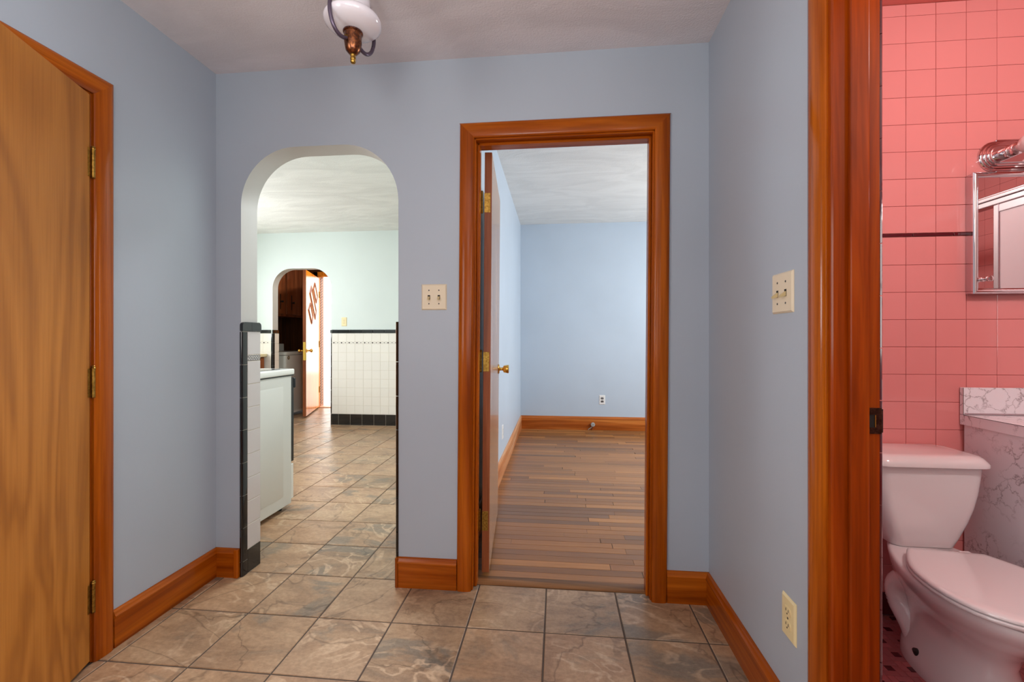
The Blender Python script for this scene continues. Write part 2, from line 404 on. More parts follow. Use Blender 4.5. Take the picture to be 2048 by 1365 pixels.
p = [(-4.6,-.02), (-3.90,-.02), (-3.90,2.16), (-2.93,2.16), (-2.93,-.02), (-2.08,-.02), (-2.08,2.66), (-4.6,2.66)]
WE = struct(MB().prism(p, 'y', 6.92, 7.05).build('wall_porch_back', M['panel']), 'dark panelled outside wall of the back entry around the outer door', 'wall')
struct(MB().box(3.1, 3.2, .08, YB, -.02, 2.66).build('wall_bath_right', M['pgrout']), 'pink tiled wall behind the bathtub', 'wall')
struct(MB().box(XR+.098, 3.2, .08, .2, -.02, 2.66).build('wall_bath_rear', M['cream']), 'off-white bathroom wall facing the mirror', 'wall')
m = MB(); m.box(-2.4, -2.3, .45, 1.65, -.02, 2.66).box(-2.3, XL-.115, .45, .55, -.02, 2.66).box(-2.3, XL-.115, 1.55, 1.65, -.02, 2.66)
struct(m.build('wall_closet', M['cream']), 'cream inside walls of the closet behind the plywood door', 'wall')

# ceilings
struct(MB().box(XL-.115, XR+.098, -2.3, YB, HZ, HZ+.3).build('ceiling', M['ceil']), 'stippled off-white hall ceiling', 'ceiling')
struct(MB().box(-2.4, XL-.115, .45, 1.65, HZ, HZ+.3).build('ceiling_closet', M['cream']), 'closet ceiling', 'ceiling')
struct(MB().box(-4.6, -.57, YB2, 7.05, KZ, KZ+.17).build('ceiling_kitchen', M['ceil2']), 'swirl-textured white kitchen ceiling', 'ceiling')
struct(MB().box(-.455, 2.82, YB2, 5.7, BZ, BZ+.14).build('ceiling_bedroom', M['ceil2']), 'swirl-textured off-white bedroom ceiling', 'ceiling')
struct(MB().box(XR+.098, 3.2, .08, YB, BATHZ, BATHZ+.2).build('ceiling_bath', M['pinkpaint']), 'pink bathroom ceiling', 'ceiling')

# ------------------------------------------------------------------ setting: tiled floor
def bevel_tile(wx, wy, t, b, mat, name='floor_tile'):      # top at z=0, origin at the centre
    bm = bmesh.new(); a, c = wx/2, wy/2
    lo = [bm.verts.new((x, y, -t)) for x, y in ((-a,-c),(a,-c),(a,c),(-a,c))]
    mi = [bm.verts.new((x, y, -b)) for x, y in ((-a,-c),(a,-c),(a,c),(-a,c))]
    hi = [bm.verts.new((x, y, 0)) for x, y in ((-a+b,-c+b),(a-b,-c+b),(a-b,c-b),(-a+b,c-b))]
    bm.faces.new(hi)
    for q, r in ((lo, mi), (mi, hi)):
        for i in range(4): bm.faces.new((q[i], q[(i+1)%4], r[(i+1)%4], r[i]))
    me = bpy.data.meshes.new(name); me.materials.append(mat); bmesh.ops.recalc_face_normals(bm, faces=bm.faces[:]); bm.to_mesh(me); bm.free()
    return me
FL = struct(MB().box(-4.6, XR+.05, -2.3, 7.05, -.12, -.0025).build('floor', M['grout']), 'slate-look square tile floor running from the hall into the kitchen', 'floor')
S, TX, TY, GAP = .3051, -1.2683, 1.7191, .0062
cache = {}
rest = MB()
def clip(c, r):
    q = (max(c[0], r[0]), min(c[1], r[1]), max(c[2], r[2]), min(c[3], r[3]))
    return q if q[1]-q[0] > .012 and q[3]-q[2] > .012 else None
RA = (XL+.006, XR-.006, -2.2, 2.024); RB = (-4.45, -.57, 2.024, 7.03)
ntile = 0
for i in range(-12, 8):
    for j in range(-14, 19):
        cell = (TX+i*S+GAP/2, TX+(i+1)*S-GAP/2, TY+j*S+GAP/2, TY+(j+1)*S-GAP/2)
        a = clip(cell, RA); b = clip(cell, RB)
        rects = []
        if a and b and abs(a[0]-b[0]) < 1e-6 and abs(a[1]-b[1]) < 1e-6: rects = [(a[0], a[1], a[2], b[3])]
        else: rects = [q for q in (a, b) if q]
        for (x0, x1, y0, y1) in rects:
            cx, cy = (x0+x1)/2, (y0+y1)/2
            far = cy < .1 or (cx > -1.1 and cy > 3.3) or (cx < -3.3 and cy < 3.6) or (cx > -1.5 and cy > 4.4)
            if far: rest.box(x0, x1, y0, y1, -.008, 0)
            else:
                k = (round(x1-x0, 4), round(y1-y0, 4))
                if k not in cache: cache[k] = bevel_tile(k[0], k[1], .008, .0018, M['slate'])
                link('floor_tile', cache[k], FL, (cx, cy, random.uniform(-.0005, .0004)), (0, 0, 0)); ntile += 1
o = rest.build('floor_tile_field', M['slate'], FL, smooth=0); o['kind'] = 'stuff'
struct(MB().box(-2.4, XL-.006, .45, 1.65, -.12, -.001).build('floor_closet', M['under']), 'dark closet floor', 'floor')

# bedroom strip floor
FB = struct(MB().box(-.57, 2.82, 2.02, 5.7, -.12, -.006).build('floor_bedroom', M['under']), 'worn oak strip floor of the bedroom', 'floor')
pm = bevel_tile(1, .0563, .012, .0009, M['oakfloor'], 'floor_board')
y = 2.098
while y < 5.56:
    x = -.455 + random.uniform(-.5, 0)
    while x < 2.68:
        L = random.choice((.38, .52, .68, .85, 1.05, 1.3)) * random.uniform(.9, 1.1)
        x0 = max(x, -.452); x1 = min(x+L, 2.695)
        if x1 - x0 > .05:
            g = random.choice((.0008, .001, .0012, .005))
            link('floor_board', pm, FB, ((x0+x1)/2, y+.02875, random.uniform(-.0006, 0)), (0,0,0), (x1-x0-g, 1, 1))
        x += L
    y += .0575
sd = MB(); sd.prism([(2.027,-.012), (2.027,.001), (2.034,.006), (2.09,.007), (2.098,.001), (2.098,-.012)], 'x', -.376, .40)
struct(sd.build('trim_4', M['saddle']), 'worn oak saddle across the bedroom doorway', 'threshold')

# ------------------------------------------------------------------ trim: casings, jambs, doors
CP = [(0,0),(0,.010),(.004,.0145),(.014,.017),(.034,.0185),(.052,.0175),(.061,.014),(.0645,.009),(.065,.004),(.065,0)]
def casing_leg(name, O, W, A, T, L, mitre, mat, parent, width=.065, shear=0):
    # O inner corner at the foot; W from the opening outward, A along the leg, T off the wall; mitre adds w at (foot, head)
    O, W, A, T = map(Vector, (O, W, A, T)); m = MB(); k = width/.065
    lo = [O + W*(w*k) + T*t - A*(w*k*mitre[0]) for w, t in CP]; hi = [O + W*(w*k) + T*t + A*(L + w*k*mitre[1]) for w, t in CP]
    m.loft([lo, hi]); 
    if shear: m.shear(shear)
    return m.build(name, mat, parent)

# doorway into the bedroom: leans a little to the right
SH = .0075; IL, IR, IH = -.3832, .4045, 2.034
T2 = thing('trim_1', 'glossy amber wood casing around the bedroom doorway', 'door casing', kind='structure')
casing_leg('side_casing', (IL, YB, 0), (-1,0,0), (0,0,1), (0,-1,0), IH, (0,1), M['oakz'], T2, .066, SH)
casing_leg('side_casing', (IR, YB, 0), (1,0,0), (0,0,1), (0,-1,0), IH, (0,1), M['oakz'], T2, .065, SH)
casing_leg('head_casing', (IL+.0153, YB, IH), (0,0,1), (1,0,0), (0,-1,0), IR-IL, (1,1), M['oakx'], T2, .0685)
MB().box(IL-.02, IL+.006, YB-.001, YB2+.002, 0, IH+.006, .002).shear(SH).build('jamb', M['oakz'], T2)
MB().box(IR-.005, IR+.02, YB-.001, YB2+.002, 0, IH+.006, .002).shear(SH).build('jamb', M['oakz'], T2)
MB().box(IL+.006, IR+.02, YB-.001, YB2+.002, IH-.006, IH+.02, .002).build('head_jamb', M['oakx'], T2)
MB().box(IL+.006, IL+.018, 2.005, 2.05, 0, IH-.006, .003).shear(SH).build('door_stop', M['oakz'], T2)
MB().box(IR-.016, IR-.005, 2.005, 2.05, 0, IH-.006, .003).shear(SH).build('door_stop', M['oakz'], T2)
MB().box(IL+.022, IR+.008, 2.005, 2.05, IH-.019, IH-.006, .003).build('head_stop', M['oakx'], T2)
# casing on the bedroom side
casing_leg('side_casing', (IL, YB2, 0), (-1,0,0), (0,0,1), (0,1,0), IH, (0,1), M['oakz'], T2, .058, SH)
casing_leg('side_casing', (IR, YB2, 0), (1,0,0), (0,0,1), (0,1,0), IH, (0,1), M['oakz'], T2, .065, SH)

def hinge(parent, loc, rot, mat, plate=.034, h=.098, screws=True, knuckle_at=(0,0), leafside=1):
    # plate in local xz plane at y=0 facing -y; knuckle as a sub-part
    m = MB(); m.box(0, plate*leafside, -.0022, 0, -h/2, h/2, .0009) if leafside > 0 else m.box(plate*leafside, 0, -.0022, 0, -h/2, h/2, .0009)
    o = m.build('hinge', mat, parent, loc); o.rotation_euler = rot
    k = MB(); kx, ky = knuckle_at; n = 5
    for q in range(n):
        z0 = -h/2 + q*h/n; k.cyl((kx,ky,z0+.0006), (kx,ky,z0+h/n-.0006), .0058, seg=14)
    k.cyl((kx,ky,-h/2-.001), (kx,ky,h/2+.003), .0042, seg=12)
    k.lathe([(0,-.002),(.0066,-.002),(.0072,.001),(.005,.004),(.0062,.007),(.004,.010),(0,.0105)], (kx,ky,h/2), seg=14)
    k.lathe([(0,-.004),(.005,-.003),(.0066,0),(0,.001)], (kx,ky,-h/2), seg=14)
    k.build('knuckle', mat, o)
    if screws:
        for sx, sz in ((.55,.38),(.78,0),(.55,-.38)):
            MB().cyl((plate*sx*leafside, -.0026, sz*h), (plate*sx*leafside, -.0012, sz*h), .0034, seg=10).build('screw', M['hole'], o)
    return o

# bedroom door, standing open into the bedroom
D2 = thing('door_1', 'tan flush bedroom door standing open on brass hinges with a brass knob', 'door', (-.3225, 2.102, .016), (SH, 0, R(94.4)), kind='structure')
MB().box(0, .755, 0, .035, 0, 2.008, .0015).build('leaf', [M['tanply'], M['edge']], D2, matfn=lambda c, n: 0 if abs(n.y) > .8 else 1)
for hz in (1.767, 1.007, .246):
    hinge(D2, (-.0005, .006, hz), (0, 0, R(90)), M['brass'], .030, .094, True, (.041, -.003))
kn = MB(); kn.lathe([(0,0),(.030,0),(.031,.003),(.026,.007),(.012,.009),(.0095,.014),(.0095,.026),(.013,.030),(.021,.033),(.0235,.040),(.0265,.062),(.024,.066),(.015,.067),(0,.0665)], (.69, 0, .925), (0,-1,0), 28)
kn.build('door_knob', M['brightbrass'], D2)
MB().box(.7548, .7562, .006, .029, .895, .955, .0004).build('latch_plate', M['brass'], D2)

# plywood door on the left wall
I1, H1 = 1.4025, 1.993
T1 = thing('trim_2', 'amber wood casing around the plywood closet door', 'door casing', kind='structure')
casing_leg('side_casing', (XL, I1, 0), (0,1,0), (0,0,1), (1,0,0), H1, (0,1), M['oakz'], T1, .070)
casing_leg('side_casing', (XL, .70, 0), (0,-1,0), (0,0,1), (1,0,0), H1, (0,1), M['oakz'], T1, .070)
casing_leg('head_casing', (XL, .70, H1), (0,0,1), (0,1,0), (1,0,0), I1-.70, (1,1), M['oaky'], T1, .070)
MB().box(XL-.117, XL+.001, I1-.004, I1+.02, 0, H1+.004, .002).build('jamb', M['oakz'], T1)
MB().box(XL-.117, XL+.001, .68, .704, 0, H1+.004, .002).build('jamb', M['oakz'], T1)
MB().box(XL-.117, XL+.001, .704, I1-.004, H1-.004, H1+.02, .002).build('head_jamb', M['oaky'], T1)
MB().box(XL-.085, XL-.045, I1-.016, I1-.004, 0, H1-.004, .003).build('door_stop', M['oakz'], T1)
MB().box(XL-.085, XL-.045, .716, I1-.016, H1-.016, H1-.004, .003).build('head_stop', M['oaky'], T1)
D1 = thing('door_2', 'flush birch plywood door standing ajar against the left wall', 'door', (-1.6145, 1.3905, .012), (0, 0, R(-69.2)), kind='structure')
MB().box(.0, .672, -.035, 0, 0, 1.972, .0015).build('leaf', [M['ply'], M['edge']], D1, matfn=lambda c, n: 0 if abs(n.y) > .8 else 1)
for hz in (1.735, .968, .217):
    o = hinge(D1, (.0, 0, hz), (0, 0, 0), M['brass'], .012, .1, False, (-.0062, .0045))
    o.location.y = .0016
kn = MB(); kn.lathe([(0,0),(.030,0),(.031,.003),(.026,.007),(.011,.010),(.0095,.028),(.02,.034),(.0265,.050),(.024,.062),(0,.066)], (.61, 0, .93), (0,1,0), 24)
kn.build('door_knob', M['brightbrass'], D1)

# bathroom doorway in the right wall
I3, H3 = 1.1158, 2.04
T3 = thing('trim_3', 'reddish wood casing and jamb of the bathroom doorway', 'door casing', kind='structure')
casing_leg('side_casing', (XR, I3+.009, 0), (0,1,0), (0,0,1), (-1,0,0), H3, (0,1), M['oakz'], T3, .077)
casing_leg('side_casing', (XR, .345, 0), (0,-1,0), (0,0,1), (-1,0,0), H3, (0,1), M['oakz'], T3, .086)
casing_leg('head_casing', (XR, .345, H3), (0,0,1), (0,1,0), (-1,0,0), I3-.345, (1,1), M['oaky'], T3, .086)
MB().box(XR-.006, XR+.1, I3-.006, I3+.02, 0, H3+.006, .003).build('jamb', M['red'], T3)
MB().box(XR-.006, XR+.1, .33, .351, 0, H3+.006, .003).build('jamb', M['oakz'], T3)
MB().box(XR-.006, XR+.1, .351, I3-.006, H3-.006, H3+.02, .003).build('head_jamb', M['oaky'], T3)
MB().box(XR+.027, XR+.069, I3-.018, I3-.006, 0, H3-.006, .003, 2).build('door_stop', M['red'], T3)
MB().box(XR+.027, XR+.069, .351, .363, 0, H3-.006, .003, 2).build('door_stop', M['oakz'], T3)
# strike plate with its lip, hole and screws
ys = I3-.006
st = MB(); x0, x1, z0, z1 = XR+.0685, XR+.1005, .914, .974
st.box(x0, x1, ys-.0016, ys+.001, z0, .9285).box(x0, x1, ys-.0016, ys+.001, .9585, z1).box(x0, x0+.002, ys-.0016, ys+.001, .9285, .9585).box(x0+.019, x1, ys-.0016, ys+.001, .9285, .9585)
st.prism([(x1, ys-.0016), (x1+.005, ys+.001), (x1+.006, ys+.006), (x1+.004, ys+.006), (x1+.003, ys+.0016), (x1, ys+.001)], 'z', z0+.003, z1-.003)
o = st.build('strike_plate', M['strike'], T3); o['label'] = 'dark bronze strike plate'
MB().box(x0+.002, x0+.019, ys-.0006, ys+.0004, .9285, .9585).build('latch_hole', M['hole'], o)
for zz in (.9665, .921): MB().lathe([(0,.0),(.004,.0),(.0042,.0012),(0,.0016)], (x0+.011, ys-.0014, zz), (0,-1,0), 14).build('screw', M['strike'], o)
MB().box(x0+.0175, x0+.019, ys-.003, ys, .9295, .9575).build('strike_tongue', M['brightbrass'], o)
# burgundy edge tiles on the bathroom side of the jamb
z = 0.02; q = bpy.data.meshes
em = MB(); em.loft([[(XR+.098+dx, I3+dy, zz) for dx, dy in ((0,.04),(0,-.002),(.004,-.006),(.0078,-.002),(.0078,.04))] for zz in (0, .1195)]); em = em.mesh('edge_tile', M['burg'])
while z < 2.45:
    link('edge_tile', em, WR, (0, 0, z)); z += .1215

# baseboards
BP = [(0,0),(.014,0),(.0145,.004),(.014,.109),(0,.109)]
BC = [(0,.109),(.0145,.109),(.019,.111),(.0195,.117),(.016,.121),(.013,.127),(.011,.133),(.007,.136),(0,.136)]
def baseboard(name, p0, p1, nrm, mat, label, k=1.0):
    p0 = Vector(p0); p1 = Vector(p1); nrm = Vector(nrm)
    f = lambda prof: MB().loft([[pt + nrm*t + Vector((0,0,zz*k)) for t, zz in prof] for pt in (p0, p1)])
    o = struct(f(BP).build(name, mat), label, 'baseboard'); f(BC).build('cap_moulding', mat, o); return o
baseboard('baseboard_left', (XL, I1+.07, 0), (XL, YB, 0), (1,0,0), M['oaky'], 'amber wood baseboard between closet casing and corner')
baseboard('baseboard_left', (XL, -2.2, 0), (XL, .63, 0), (1,0,0), M['oaky'], 'amber wood baseboard on the near stretch of closet wall')
bl = baseboard('baseboard_back', (XL, YB, 0), (ARL-.006, YB, 0), (0,-1,0), M['oakx'], 'short amber baseboard stub beside the tiled archway')
MB().box(ARL-.026, ARL-.004, YB-.020, YB, 0, .136, .003).build('end_block', M['oakz'], bl)
bl = baseboard('baseboard_back', (ARR-.004, YB, 0), (IL-.066, YB, 0), (0,-1,0), M['oakx'], 'amber baseboard between the archway and the bedroom casing')
MB().box(ARR-.010, ARR+.004, YB-.0200, YB, 0, .136, .003).build('end_block', M['oakz'], bl)
baseboard('baseboard_back', (IR+.065, YB, 0), (XR, YB, 0), (0,-1,0), M['oakx'], 'short amber baseboard between bedroom casing and right corner')
baseboard('baseboard_right', (XR, I3+.086, 0), (XR, YB, 0), (-1,0,0), M['oaky'], 'amber baseboard under the ivory outlet on the right wall')
baseboard('baseboard_right', (XR, -2.2, 0), (XR, .255, 0), (-1,0,0), M['oaky'], 'amber baseboard on the near stretch of the right wall')
baseboard('baseboard_bedroom_back', (-.455, 5.58, 0), (2.7, 5.58, 0), (0,-1,0), M['boardx'], 'honey-coloured baseboard along the far bedroom wall', 1.22)
baseboard('baseboard_bedroom_left', (-.455, 2.16, 0), (-.455, 5.58, 0), (1,0,0), M['boardy'], 'scuffed pale wood baseboard along the bedroom side wall', 1.22)

# ------------------------------------------------------------------ archway tile (parts of the wall)
FX = ARL + .0105                           # face of the left reveal tile
zs = [0, .070, .229, .384, .540, .697, .852, 1.009, 1.167]
for a, b in zip(zs, zs[1:]):
    m = MB(); g = .0012
    pr = [(ARL-.003, YB-.004), (ARL+.004, YB-.006), (FX-.002, YB-.003), (FX, YB+.003), (FX, YB+.030), (ARL, YB+.030), (ARL-.003, YB+.002)]
    m.prism(pr, 'z', a+g, b-g); m.build('bullnose_tile', M['black'], WB)
zs = [0, .116, .2338, .3476, .4594, .5742, .686, .7998, .9126, 1.0244, 1.0544, 1.169]
for k, (a, b) in enumerate(zip(zs, zs[1:])):
    m = MB().box(ARL, FX, YB+.0325, YB2+.010, a+.0012, b-.0012, .0016)
    m.build('border_tile' if k == 9 else 'wall_tile', M['black'] if k == 0 else M['border'] if k == 9 else M['whitegrey'], WB)
MB().box(ARL, FX-.002, YB+.004, YB2+.010, 0, 1.168).build('grout_bed', M['tgrout'], WB)
def cap(y0, y1, round0, round1):
    r = .018; pts = [(y0, 1.170), (y1, 1.170)]
    pts += [(y1-r+r*math.cos(a), 1.213-r+r*math.sin(a)) for a in [R(9*i) for i in range(11)]] if round1 else [(y1, 1.213)]
    pts += [(y0+r+r*math.cos(a), 1.213-r+r*math.sin(a)) for a in [R(90+9*i) for i in range(11)]] if round0 else [(y0, 1.213)]
    MB().prism(pts, 'x', ARL-.002, FX+.003).build('cap_tile', M['black'], WB)
cap(YB-.005, YB+.0575, True, False); cap(YB+.0587, YB2+.013, False, True)
# right reveal of the archway: mostly edge-on
zs = [0, .088, .247, .402, .560, .715, .870, 1.027, 1.212]
for a, b in zip(zs, zs[1:]):
    pr = [(ARR+.001, YB-.003), (ARR-.010, YB-.001), (ARR-.0145, YB+.006), (ARR-.0145, YB+.03), (ARR, YB+.03)]
    MB().prism(pr, 'z', a+.0012, b-.0012).build('bullnose_tile', M['black'], WB)
zs = [0, .116, .2338, .3476, .4594, .5742, .686, .7998, .9126, 1.0244, 1.169]
for k, (a, b) in enumerate(zip(zs, zs[1:])):
    MB().box(ARR-.0125, ARR, YB+.0315, YB2+.01, a+.0012, b-.0012, .0016).build('wall_tile', M['black'] if k == 0 else M['whitegrey'], WB)

# ------------------------------------------------------------------ kitchen far wall tile
def kitchen_tiles():
    P_ = .1142; yf, yb = YK-.008, YK
    MB().box(KAR+.004, -.58, YK-.006, YK+.001, 0, 1.20).build('grout_bed', M['tgrout'], WK)
    MB().box(-4.445, KAL-.004, YK-.006, YK+.001, 0, 1.20).build('grout_bed', M['tgrout'], WK)
    rows = [.1447 + .1149*i for i in range(9)]
    rows = list(zip(rows, rows[1:])) + [(1.0896, 1.2)]
    def span(x0, x1, z0, z1, mat, nm='wall_tile'):
        if x1-x0 > .008: MB().box(x0+.0009, x1-.0009, yf, yb, z0+.0009, z1-.0009, .0012).build(nm, mat, WK)
    xs = [KAR+.012, -2.8495] ; 
    while xs[-1] < -.62: xs.append(xs[-1]+P_)
    xs[-1] = min(xs[-1], -.575)
    vis = [x for x in xs if x < -1.6]
    for a, b in zip(vis, vis[1:]):
        for z0, z1 in rows: span(a, b, z0, z1, M['white'])
    stuff = MB()
    for a, b in zip(xs[len(vis)-1:], xs[len(vis):]):
        for z0, z1 in rows: stuff.box(a+.0009, b-.0009, yf, yb, z0+.0009, z1-.0009)
    o = stuff.build('wall_tile_field', M['white'], WK); o['kind'] = 'stuff'
    xl = [KAL-.016]
    while xl[-1] > -4.4: xl.append(xl[-1]-P_)
    for b, a in zip(xl, xl[1:]):
        for z0, z1 in rows: span(max(a, -4.445), b, z0, z1, M['white'])
    # border strip, base and cap
    for x0, x1 in ((KAR+.012, -.6), (-4.44, KAL-.016)):
        MB().box(x0, x1, yf, yb, 1.0645, 1.0886, .0008).build('border_tile', M['white'], WK)
        d = MB(); x = x0 + .03
        k = 0
        while x < min(x1-.02, -1.6):
            s_ = .0105 if k % 2 == 0 else .007
            d.prism([(x-s_*1.3, 1.0765), (x, 1.0765-s_), (x+s_*1.3, 1.0765), (x, 1.0765+s_)], 'y', yf-.0006, yf+.001)
            d.box(x-.037, x-.017, yf-.0005, yf+.001, 1.0665, 1.068).box(x-.037, x-.017, yf-.0005, yf+.001, 1.085, 1.0865)
            x += .0525; k += 1
        o = d.build('border_pattern', M['bplastic'], WK); o['kind'] = 'stuff'
        def run(start, pitch, z0, z1, proud, nm):
            x = x0
            nx = start
            while x < x1-.01:
                e = min(nx, x1)
                if e > x+.01: MB().box(x+.0012, e-.0012, yf-proud, yb, z0, z1, .003 if proud else .0012, 2).build(nm, M['black'], WK)
                x = e; nx += pitch
        run(-2.847 if x0 > -3 else -4.30, .1605, .002, .1435, 0, 'base_tile')
        run(-2.8495 if x0 > -3 else -4.26, .157, 1.2015, 1.247, .004, 'cap_tile')
    # bullnose edge at both sides of the far archway and tan-lit reveal tile
    zs = [0, .144, .30, .456, .612, .768, .924, 1.08, 1.2]
    for a, b in zip(zs, zs[1:]):
        MB().prism([(KAR+.0115, yf-.001), (KAR+.004, yf-.001), (KAR-.004, yf+.003), (KAR-.006, yf+.01), (KAR-.006, YK+.03), (KAR, YK+.03), (KAR, YK), (KAR+.0115, YK)], 'z', a+.001, b-.001).build('bullnose_tile', M['black'], WK)
        MB().prism([(KAL-.0155, yf-.001), (KAL-.004, yf-.001), (KAL+.006, yf+.003), (KAL+.010, yf+.012), (KAL+.010, YK+.03), (KAL, YK+.03), (KAL, YK), (KAL-.0155, YK)], 'z', a+.001, b-.001).build('bullnose_tile', M['black'], WK)
    zz = [0] + [r[1] for r in rows]; zz = [0, .1447] + [r[1] for r in rows]
    for a, b in zip(zz, zz[1:]):
        MB().box(KAL, KAL+.009, YK+.0315, YK+.123, a+.001, b-.001, .0012).build('wall_tile', M['black'] if a == 0 else M['white'], WK)
        MB().box(KAR-.006, KAR, YK+.0315, YK+.123, a+.001, b-.001, .0012).build('wall_tile', M['black'] if a == 0 else M['white'], WK)
    for x0, x1 in ((KAL-.002, KAL+.012), (KAR-.009, KAR+.002)):
        MB().box(x0, x1, yf-.004, YK+.06, 1.2015, 1.247, .004, 2).build('cap_tile', M['black'], WK)
        MB().box(x0, x1, YK+.061, YK+.125, 1.2015, 1.247, .004, 2).build('cap_tile', M['black'], WK)
kitchen_tiles()

# ------------------------------------------------------------------ bathroom tile
def bath_tiles():
    X0, P_ = 1.4172, .1123; yf, yb = YB-.008, YB
    WBath = WB
    MB().box(XR+.098, 3.1, YB-.005, YB+.001, 0, 2.5).build('grout_bed', M['pgrout'], WBath)
    rows = [(.094, .206)] + [(.206+.1117*i, .206+.1117*(i+1)) for i in range(12)]
    rows[-1] = (rows[-1][0], 1.549)
    z = 1.5635; up = []
    while z < 2.46: up.append((z, z+.1109)); z += .1109
    up[-1] = (up[-1][0], 2.499)
    cols = [X0 + P_*i for i in range(-6, 15)]
    cols[0] = XR+.106
    st = MB(); cache = {}
    for a, b in zip(cols, cols[1:]):
        for z0, z1 in rows + up:
            far = a > 1.97 or (b < 1.2 and a < 1.0) or (z1 < .75 and a > 1.63)
            if far: st.box(a+.0007, b-.0007, yf, yb, z0+.0007, z1-.0007)
            else:
                k = (round(b-a, 4), round(z1-z0, 4))
                if k not in cache: cache[k] = bevel_tile(k[0]-.0014, k[1]-.0014, .007, .0011, M['pink'], 'wall_tile')
                t = link('wall_tile', cache[k], WBath, ((a+b)/2, yf, (z0+z1)/2), (R(90)+random.uniform(-.004,.004), random.uniform(-.003,.003), 0))
    o = st.build('wall_tile_field', M['pink'], WBath); o['kind'] = 'stuff'
    # thin burgundy liner, dark base
    x = XR+.106; e = 1.4415
    while x < 3.08:
        MB().box(x+.0008, e-.0008, yf-.002, yb, 1.550, 1.5625, .002, 2).build('liner_tile', M['burg'], WBath)
        MB().box(x+.0008, e-.0008, yf-.002, yb, .002, .093, .002, 2).build('base_tile', M['burg'], WBath)
        x = e; e = min(e + .152, 3.09)
    # tub wall and other walls seen in the mirror
    t = MB(); y = .2
    while y < 1.95:
        z = 0
        while z < 2.45: t.box(3.092, 3.1, y+.0007, min(y+.1108, 1.965), z+.0007, z+.1102); z += .1109
        y += .1115
    o = t.build('wall_tile_field', M['pink'], bpy.data.objects['wall_bath_right']); o['kind'] = 'stuff'
bath_tiles()
# mosaic floor: pink oblongs around dark squares
FBa = struct(MB().box(XR+.05, 3.1, .2, YB, -.12, -.004).build('floor_bath', M['pgrout']), 'pink and maroon mosaic tile floor of the bathroom', 'floor')
MB().box(XR+.05, XR+.105, .33, I3, -.01, .004, .002).build('saddle', M['marble'], FBa)
def mosaic():
    u = .0245; g = .0008                                    # pinwheel: oblong 2u x u, square u
    ob = bevel_tile(2*u-2*g, u-2*g, .004, .0006, M['pinkfloor'], 'mosaic_tile'); ov = bevel_tile(u-2*g, 2*u-2*g, .004, .0006, M['pinkfloor'], 'mosaic_tile'); sq = bevel_tile(u-2*g, u-2*g, .004, .0006, M['burg'], 'mosaic_square')
    st = MB(); sd = MB()
    pitch = 3*u
    def put(me, w, h, x, y, dark):
        if x-w/2 < XR+.106 or x+w/2 > 2.4 or y-h/2 < .2 or y+h/2 > YB-.01: return
        if 1.02 < x < 1.42 and 1.52 < y < 1.97: link('mosaic_square' if dark else 'mosaic_tile', me, FBa, (x, y, 0))
        else: (sd if dark else st).box(x-w/2+g, x+w/2-g, y-h/2+g, y+h/2-g, -.004, 0)
    i0 = int((XR)/pitch)-1
    for i in range(i0, 34):
        for j in range(0, 28):
            x = i*pitch; y = j*pitch
            put(sq, u, u, x+u*1.5, y+u*1.5, True)
            put(ob, 2*u, u, x+u, y+u*.5, False); put(ob, 2*u, u, x+u*2, y+u*2.5, False)
            put(ov, u, 2*u, x+u*2.5, y+u, False); put(ov, u, 2*u, x+u*.5, y+u*2, False)
    o = st.build('mosaic_field', M['pinkfloor'], FBa); o['kind'] = 'stuff'
    o = sd.build('mosaic_square_field', M['burg'], FBa); o['kind'] = 'stuff'
M['pinkfloor'] = glaze('dusty_pink_mosaic', (176, 96, 98), .25, .3)
mosaic()

# ------------------------------------------------------------------ windows (out of view, they light the rooms; the hall's three are added)
def window(name, label, axis, c, w_, z0, z1, a0, a1):
    t = thing(name, label, 'window', kind='structure')
    def bar(u0, u1, v0, v1, nm):
        m = MB()
        m.box(u0, u1, a0, a1, v0, v1, .004) if axis == 'y' else m.box(a0, a1, u0, u1, v0, v1, .004)
        m.build(nm, M['enamel'], t)
    l, r = c-w_/2, c+w_/2
    bar(l, l+.045, z0, z1, 'frame_side'); bar(r-.045, r, z0, z1, 'frame_side')
    bar(l+.045, r-.045, z1-.045, z1, 'frame_head'); bar(l+.045, r-.045, z0, z0+.05, 'sill')
    bar(l+.045, r-.045, (z0+z1)/2-.02, (z0+z1)/2+.02, 'meeting_rail')
window('added_window_1', 'white sash window added at the end of the hall for fill light', 'y', -.3, 1.2, .82, 2.02, -2.27, -2.23)
window('added_window_4', 'white sash window added in the left wall to light the hall', 'x', -.55, 1.26, .96, 2.08, -1.69, -1.65)
window('added_window_5', 'white sash window added in the right wall to light the hall', 'x', -.55, 1.26, .96, 2.08, .665, .705)
window('window_2', 'white sash window over the kitchen counter', 'x', 3.75, 1.54, 1.1, 2.14, -4.53, -4.49)
window('window_3', 'white sash window in the bedroom side wall', 'x', 3.9, 1.54, .88, 2.12, 2.74, 2.78)

